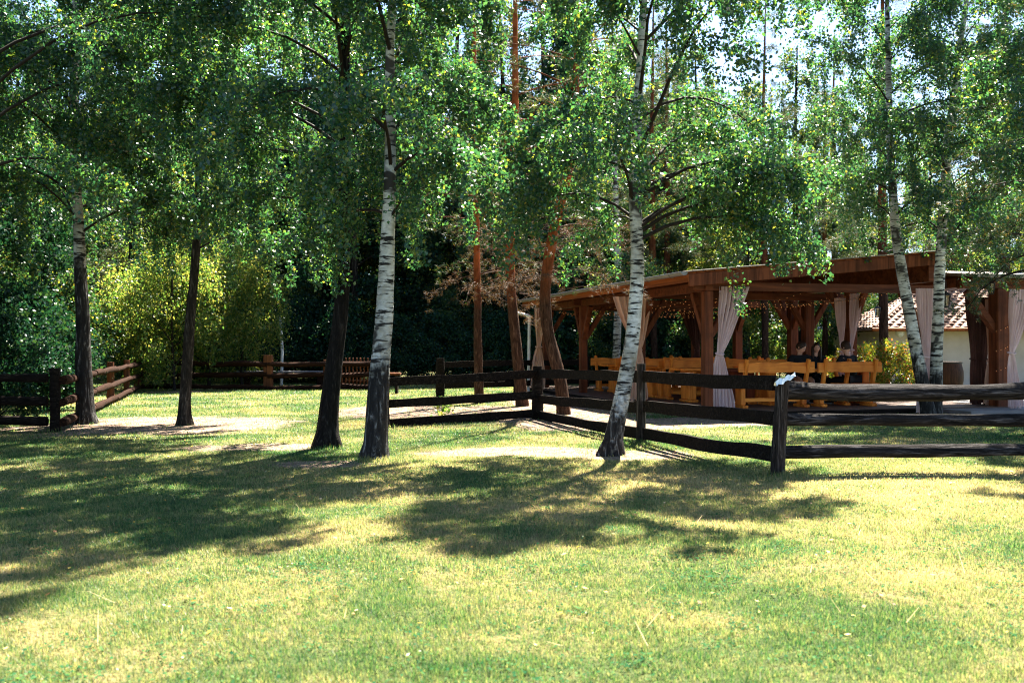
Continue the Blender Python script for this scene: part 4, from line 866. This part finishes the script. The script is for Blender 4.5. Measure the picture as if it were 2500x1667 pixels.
def table(L, Wd, label, u, v, seed=0, red=False):
    o = empty('rustic_table', uv(u, v, DECK), label, 'table', 'rustic wooden tables under the pavilion', ANG)
    mb = MB(); wavy(mb, L, .055, Wd, .745, 0, seed, .003); mb.build('tabletop', M_BENCH if not red else M_REDWOOD, o)
    for x in (-L/2+.32, L/2-.32):
        mb = MB(); mb.box((x, 0, .385), (.19, Wd*.6, .66), None, .02); mb.build('leg', M_BENCHV if not red else M_REDWOOD, o)
        mb = MB(); mb.box((x, 0, .03), (.22, Wd*.8, .06), None, .015); mb.build('foot', M_BENCHV, o)
    mb = MB(); mb.box((0, 0, .2), (L-.85, .06, .1), None, .01); mb.build('stretcher', M_BENCH, o); return o
bench(1.72, 'front bench seen from behind, left of two by the near post', 1.72, .38, seed=1)
bench(1.50, 'front bench seen from behind, below the seated people', 3.42, .38, seed=5)
table(2.9, .7, 'long table where the three people sit', 3.2, 1.35, 3)
bench(2.0, 'bench the man and woman sit on, facing the camera', 3.45, 2.25, True, 7)
table(.9, .7, 'reddish wooden table behind the left front bench', 1.72, 1.9, 4, True)
for i, (v_, nm) in enumerate(((2.9, 'nearest'), (5.1, 'middle'), (7.8, 'farthest'))):
    table(1.9, .75, 'rustic wooden table, %s of the three tables left of the corner post' % nm, 1.55, v_, 10+i)
for i, (u_, v_, fl_, lb_) in enumerate(((1.6, 3.85, False, 'bench with its back to us between nearest and middle table'), (1.6, 4.25, False, 'second bench row, directly behind the nearest bench back'), (1.45, 6.1, True, 'bench facing the middle table from behind'),
     (1.45, 6.8, False, 'bench with its back to us before the farthest table'), (1.5, 8.9, True, 'bench behind the farthest table at the left'), (3.8, 4.0, True, 'bench in the middle row behind the seated group'), (3.7, 6.2, False, 'bench deep in the middle of the pavilion'), (3.7, 8.6, True, 'bench at the back right of the pavilion'))):
    bench(1.75, lb_, u_, v_, fl_, 20+i*3)
table(1.9, .75, 'rustic wooden table deep in the middle of the pavilion', 3.7, 7.4, 17)
# cup
cp = MB(); cp.cyl((0, 0, 0), .033, .11, 14, .037); cc = cp.build('cup', M_BLUE); cc.location = uv(3.62, 1.42, DECK+.775); tagit(cc, 'small blue cup on the table in front of the woman', 'cup')
# ------------------------------------------------------------------ people
def skin_mesh(name, verts, edges, radii, mat, sub=1, root=0):
    me = bpy.data.meshes.new(name); me.from_pydata(verts, edges, []); ob = bpy.data.objects.new(name, me); C.objects.link(ob)
    mo = ob.modifiers.new('s', 'SKIN'); mo.use_smooth_shade = True; mo.branch_smoothing = .6
    for i, r_ in enumerate(radii): sv = me.skin_vertices[0].data[i]; sv.radius = r_ if isinstance(r_, tuple) else (r_, r_); sv.use_root = (i == root)
    if sub: su = ob.modifiers.new('u', 'SUBSURF'); su.levels = sub; su.render_levels = sub
    dg = bpy.context.evaluated_depsgraph_get(); me2 = bpy.data.meshes.new_from_object(ob.evaluated_get(dg)); bpy.data.objects.remove(ob); me2.materials.clear(); me2.materials.append(mat); return me2
def join_meshes(name, mes, mat):
    mb = MB()
    for me in mes: mb.add([tuple(v.co) for v in me.vertices], [tuple(p.vertices) for p in me.polygons], True)
    return mb.mesh(name, mat)
def head_mesh(c, yaw, pitch, s=1.0):
    v = []; f = []; ny, nx = 18, 24; Rm = Euler((0, pitch, yaw)).to_matrix()    # faces +x
    for i in range(ny+1):
        th = math.pi*i/ny; z = math.cos(th)
        for j in range(nx):
            a = 2*math.pi*j/nx; x = math.sin(th)*math.cos(a); y = math.sin(th)*math.sin(a)
            jaw = max(0, -z); X = x*.098*(1-.10*jaw)+(.012*jaw if x > 0 else -.02*jaw*x*0); Y = y*.076*(1-.32*jaw**1.3); Z = z*.122
            fr_ = max(0, math.cos(a))*math.sin(th)
            if abs(a if a < math.pi else a-2*math.pi) < .30 and -.42 < z < .12: X += .020*(1-abs(z+.22)/.4)*(1-abs(a if a < math.pi else a-2*math.pi)/.32)
            if fr_ > .6 and .02 < z < .22 and abs(Y) > .015: X -= .006
            if z < -.75 and x > 0: X += .006
            p = Rm @ Vector((X, Y, Z)); v.append(tuple(Vector(c)+p*s))
    for i in range(ny):
        for j in range(nx): f.append((i*nx+j, (i+1)*nx+j, (i+1)*nx+(j+1) % nx, i*nx+(j+1) % nx))
    mb = MB(); mb.add(v, f, True)
    for sy in (-1, 1):
        e = Vector(c)+Rm @ Vector((-.005, sy*.074, -.01))*s; mb.ball(e, .03*s, 8, (.5, .35, 1))
    return mb, Rm
def hair_part(c, Rm, s, long, parent):
    mb = MB(); v = []; f = []; ny, nx = 12, 24
    for i in range(ny+1):
        th = math.pi*.62*i/ny
        for j in range(nx):
            a = 2*math.pi*j/nx; ca = math.cos(a); lim = 1.0 if ca < .2 else max(.50, 1-(ca-.2)*.62); t2 = th*lim
            k_ = 1.09+.05*math.sin(j*2.7+i*1.9)
            v.append(tuple(Vector(c)+Rm @ Vector((math.sin(t2)*math.cos(a)*.098*k_-.004, math.sin(t2)*math.sin(a)*.076*k_, math.cos(t2)*.122*k_))*s))
    for i in range(ny):
        for j in range(nx): f.append((i*nx+j, (i+1)*nx+j, (i+1)*nx+(j+1) % nx, i*nx+(j+1) % nx))
    mb.add(v, f, True)
    if long:
        for sy in (-1, 1):
            for q in range(3): mb.tube([Vector(c)+Rm @ Vector((.02-.045*q, sy*.072, .04)), Vector(c)+Rm @ Vector((0-.045*q, sy*.085, -.08)), Vector(c)+Vector((0, 0, -.2))+Rm @ Vector((.02-.04*q, sy*.085, 0)), Vector(c)+Vector((0, 0, -.3))+Rm @ Vector((.035-.03*q, sy*.08, 0))], [.022, .03, .028, .012], 8)
        mb.tube([Vector(c)+Rm @ Vector((-.07, 0, .03)), Vector(c)+Rm @ Vector((-.085, 0, -.1)), Vector(c)+Rm @ Vector((-.08, 0, -.25))], [.06, .065, .04], 10)
    mb.build('hair', M_HAIR, parent)
def person(label, loc, rz, hy, hp, lean, Lw, Rw, sleeve=.6, long=False, s=1.0, shorts=True, seat=.47):
    """sits facing local +x; Lw / Rw wrist positions local (left is +y)"""
    o = empty('person', loc, label, 'person', None, rz); ln = lean
    pel = (0, 0, seat+.08); wa = (.02+ln*.3, 0, seat+.26); ch = (.03+ln*.75, 0, seat+.44); nb = (.02+ln, 0, seat+.60); nk = (.045+ln*1.2, 0, seat+.71)
    V = [pel, wa, ch, nb, nk]; E = [(0, 1), (1, 2), (2, 3), (3, 4)]; Rr = [(.12, .09), (.10, .075), (.09, .065), (.06, .055), (.058, .058)]
    arms = {}; legs = {}
    for sy, wr in ((1, Lw), (-1, Rw)):
        sh = (.02+ln*.95, sy*.185, seat+.565); wr = Vector(wr); mid = (Vector(sh)+wr)/2; dist = (wr-Vector(sh)).length; h_ = math.sqrt(max(.0004, .27**2-(dist/2)**2)) if dist < .54 else .02
        el = mid+Vector((-.35, sy*.55, -.75)).normalized()*h_
        b = len(V); V += [sh, tuple(el), tuple(wr)]; E += [(2, b), (b, b+1), (b+1, b+2)]; Rr += [.044, .044, .029]; arms[sy] = (sh, el, wr)
        hip = (.03, sy*.10, seat+.06); kn = (.44, sy*.15, seat+.05); an = (.40, sy*.15, .09); toe = (.56, sy*.17, .045)
        b = len(V); V += [hip, kn, an, toe]; E += [(0, b), (b, b+1), (b+1, b+2), (b+2, b+3)]; Rr += [.088, .06, .036, .032]; legs[sy] = (hip, kn, an, toe)
    body = skin_mesh('b', V, E, Rr, M_SKIN, 1); parts = [body]
    hc = Vector((.055+ln*1.25, 0, seat+.77)); hm, Rm = head_mesh(hc, hy, hp, s); parts.append(hm.mesh('h', M_SKIN))
    for sy in (1, -1):   # hands: palm and five curled fingers
        sh, el, wr = arms[sy]; d = (wr-el).normalized(); sd_ = Vector((0, 0, 1)).cross(d).normalized()
        pm = MB(); pm.tube([wr, wr+d*.035, wr+d*.085], [.026, .036, .034], 8, True, True, .5); parts.append(pm.mesh('p', M_SKIN))
        for q, ll in enumerate((.068, .078, .072, .056)):
            b0 = wr+d*.08+sd_*(q-1.5)*.019; fm_ = MB(); fm_.tube([b0, b0+d*ll*.5+Vector((0, 0, -.006)), b0+d*ll*.85+Vector((0, 0, -.028))], [.0095, .009, .0075], 6); parts.append(fm_.mesh('f', M_SKIN))
        b0 = wr+d*.03-sd_*sy*-.028; fm_ = MB(); fm_.tube([b0, b0+d*.03+sd_*sy*.022, b0+d*.06+sd_*sy*.026+Vector((0, 0, -.01))], [.012, .011, .008], 6); parts.append(fm_.mesh('f', M_SKIN))
    link('body', join_meshes('body', parts, M_SKIN), o)
    # shirt
    V2 = [(pel[0], 0, pel[2]+.02), wa, ch, (nb[0], 0, nb[2]-.02)]; E2 = [(0, 1), (1, 2), (2, 3)]; R2 = [(.19, .14), (.18, .135), (.20, .14), (.085, .08)]
    for sy in (1, -1):
        sh, el, wr = arms[sy]; q = Vector(sh).lerp(el, min(1, sleeve)); b = len(V2); V2 += [tuple(Vector(sh)), tuple(q)]; E2 += [(2, b), (b, b+1)]; R2 += [.092, .07]
        if sleeve > 1: b = len(V2); V2.append(tuple(el.lerp(wr, .85))); E2.append((b-1, b)); R2.append(.04)
    link('shirt', skin_mesh('shirt', V2, E2, R2, M_BLACK, 1), o)
    V3 = [(0, 0, seat+.07)]; E3 = []; R3 = [(.165, .12)]
    for sy in (1, -1):
        hip, kn, an, toe = legs[sy]; e_ = Vector(hip).lerp(kn, .7) if shorts else Vector(kn); b = len(V3); V3 += [hip, tuple(e_)]; E3 += [(0, b), (b, b+1)]; R3 += [.1, .08]
        if not shorts: b = len(V3); V3.append((an[0], an[1], an[2]+.04)); E3.append((b-1, b)); R3.append(.055)
    link('trousers', skin_mesh('trousers', V3, E3, R3, M_BLACK, 1), o)
    for sy in (1, -1):
        an, toe = legs[sy][2], legs[sy][3]; mb = MB(); mb.tube([(an[0]-.05, an[1], .045), (an[0]+.03, an[1], .055), (toe[0], toe[1], .042), (toe[0]+.05, toe[1], .03)], [.038, .048, .042, .02], 8, True, True, .9); sh_ = mb.build('shoe', M_BLACK, o)
        mb = MB(); mb.box(((an[0]+toe[0])/2, an[1], .01), (.27, .085, .025), None, .008); mb.build('sole', M_WHITE, sh_)
    for sy in (1, -1):
        mb = MB(); mb.ball(hc+Rm @ Vector((.087, sy*.029, .012))*s, .009, 6); mb.build('eye', M_EYE, o)
    mb = MB(); mb.ball(hc+Rm @ Vector((.090, 0, -.062))*s, .018, 8, (.35, 1, .35)); mb.build('mouth', M_LIP, o)
    hair_part(hc, Rm, s, long, o); return o
DK = Vector((0, 0, DECK))
fac = ANG-math.pi/2       # faces -v
person('man in black t-shirt and shorts looking down at the table', uv(3.20, 2.12)+DK, fac, .55, .5, .12, (.36, .16, .80), (.33, -.20, .80), .62, seat=.475, s=1.1)
person('woman with long dark hair in black behind the blue cup', uv(3.68, 2.18)+DK, fac, -.35, .05, .05, (.38, .12, .86), (.40, -.06, .84), 1.3, long=True, seat=.46, shorts=False, s=.93)
st = bench(.95, 'bench the man with his back to us sits on', 3.95, .78, False, 55)
person('man in black t-shirt seated with his back to the camera', uv(3.88, .98)+DK, ANG+math.pi/2+.25, .25, .15, .10, (.36, .2, .80), (.36, -.2, .80), .75, seat=.475, shorts=False, s=1.1)
# ------------------------------------------------------------------ house, barrel, shrub, distant house
HYY = 34.0; hx0 = at(2135, HYY); hx1 = hx0+9.5; hr = at(2318, HYY); ez = W(0, 803, HYY).z; rz_ = W(0, 708, HYY+2.6).z
H_ = empty('house', (hx0+.7, HYY+.7, 0), 'cream rendered house with clay tiled hip roof behind the curtains', 'house'); ho = H_.location
mb = MB(); mb.box((4.2, 3.0, ez/2-.03), (8.2+.2, 5.6, ez-.06)); mb.build('wall', M_WALL, H_)
mb = MB(); tr_ = random.Random(4)
nrow, tw = 15, .30
for r_ in range(nrow):
    t0, t1 = r_/nrow, (r_+1.25)/nrow; xl = hx0+(hr-hx0)*t0; xr = hx1-(hr-hx0)*t0; yb = HYY+2.6*t0; ye = HYY+2.6*min(1.02, t1); zb = ez+(rz_-ez)*t0+.05; ze = ez+(rz_-ez)*min(1.02, t1)
    x = xl-(r_ % 2)*0
    nst = int((xr-xl)/tw)
    for i in range(nst):
        xx = xl+i*tw; v = []; kx = 4; dz = tr_.uniform(-.008, .008)
        for jj, (yy_, zz) in enumerate(((yb, zb), (ye, ze))):
            for q in range(kx+1): v.append((xx+tw*q/kx-ho.x, yy_-ho.y, zz+dz+.05*math.sin(math.pi*2*q/kx*.5)))
        for q in range(kx+1): v.append((xx+tw*q/kx-ho.x, yb-ho.y, zb+dz-.03+.05*math.sin(math.pi*2*q/kx*.5)))
        f = [(q, q+1, kx+1+q+1, kx+1+q) for q in range(kx)]+[(2*(kx+1)+q, 2*(kx+1)+q+1, q+1, q) for q in range(kx)]; mb.add(v, f)
for r_ in range(nrow):      # left hip
    t0, t1 = r_/nrow, (r_+1.25)/nrow; n_ = int(5.2*(1-t0)/tw)
    for i in range(n_):
        ya = HYY+2.6*t0+i*tw; v = []
        for tt_, dz in ((t0, .05), (t1, 0)):
            tt_ = min(tt_, 1.0); x_ = hx0+(hr-hx0)*tt_; z_ = ez+(rz_-ez)*tt_+dz
            for q in range(5): v.append((x_-ho.x, ya+tw*q/4-ho.y, z_+.05*math.sin(math.pi*q/4)))
        mb.add(v, [(q, q+1, 6+q, 5+q) for q in range(4)])
# solid roof core below the tiles
c = [(hx0, HYY, ez-.02), (hx1, HYY, ez-.02), (hx1, HYY+5.2, ez-.02), (hx0, HYY+5.2, ez-.02), (hr, HYY+2.6, rz_-.02), (hx1-(hr-hx0), HYY+2.6, rz_-.02)]
mb.add([tuple(Vector(p)-ho) for p in c], [(0, 1, 5, 4), (1, 2, 5), (2, 3, 4, 5), (3, 0, 4), (3, 2, 1, 0)])
rf = mb.build('roof', M_TILE, H_); mb = MB(); mb.tube([Vector((hr, HYY+2.6, rz_+.04))-ho, Vector((hx1-(hr-hx0), HYY+2.6, rz_+.04))-ho], .09, 8); mb.tube([Vector((hr, HYY+2.6, rz_+.04))-ho, Vector((hx0, HYY, ez+.06))-ho], .08, 8); mb.build('ridge_tiles', M_TILE, rf)
mb = MB(); mb.tube([Vector((hx0-.1, HYY-.08, ez-.02))-ho, Vector((hx1, HYY-.08, ez-.02))-ho], .06, 8); mb.build('gutter', M_TIMBERO, H_)
mb = MB(); mb.ball(Vector(W(2197, 812, HYY+.3))-ho, .16, 10); mb.cyl(Vector(W(2197, 812, HYY+.3))-ho+Vector((0, 0, .05)), .12, .15, 10); mb.build('lamp', M_WHITE, H_)
mb = MB(); mb.box((1.3, -.02, 1.0), (.55, .06, .7)); wn = mb.build('window', M_TIMBER, H_)
bx = W(2318, 0, 31); bx.z = 0; bo = empty('barrel_stand', bx, 'dark wooden barrel standing against the cream wall', 'barrel')
mb = MB(); mb.tube([(0, 0, .0), (0, 0, .3), (0, 0, .6), (0, 0, .9)], [.34, .41, .41, .34], 18); b_ = mb.build('barrel', M_BARREL, bo)
for z in (.12, .38, .62, .84):
    mb = MB(); mb.tube([(0, 0, z), (0, 0, z+.05)], [.395 if .2 < z < .8 else .375]*2, 18, False); mb.build('hoop', M_IRON, b_)
sh = proto('flowering_shrub', 171, 'bushy yellow and red shrub left of the tiled house', 1.35, .1, 1.0, M_TWIG, ML['shrub_leaf'], nl=26, ntw=9, nleaf=90, L=.07, up=.8, droop=.45, hang=0, r=.02, spread=.08, k=5); sh.location = (at(2172, 27.5), 27.5, 0)
sh2 = copy_tree(sh); sh2.location = (at(2095, 28.5), 28.5, 0); sh2.rotation_euler = (0, 0, 2); sh2['label'] = 'red tinged shrub behind the man with his back to us'; sh2.scale = (.85, .85, .95)
dh = empty('distant_house', (at(1915, 62), 62, 0), 'pale distant house with blue grey roof seen through the pavilion', 'house'); mb = MB(); mb.box((0, 2, 1.2), (4.6, 4, 2.4)); mb.build('wall', M_WHITE, dh)
mb = MB(); mb.add([(-2.6, -.3, 2.4), (2.6, -.3, 2.4), (2.6, 4.3, 2.4), (-2.6, 4.3, 2.4), (-2.6, 2, 4), (2.6, 2, 4)], [(0, 1, 5, 4), (2, 3, 4, 5), (3, 0, 4), (1, 2, 5), (0, 3, 2, 1)]); mb.build('roof', plain('slate', (.2, .25, .32)), dh)
for x in (-1.2, 1.2):
    mb = MB(); mb.box((x, -.01, 1.4), (.9, .06, .9)); mb.build('window', M_IRON, dh)
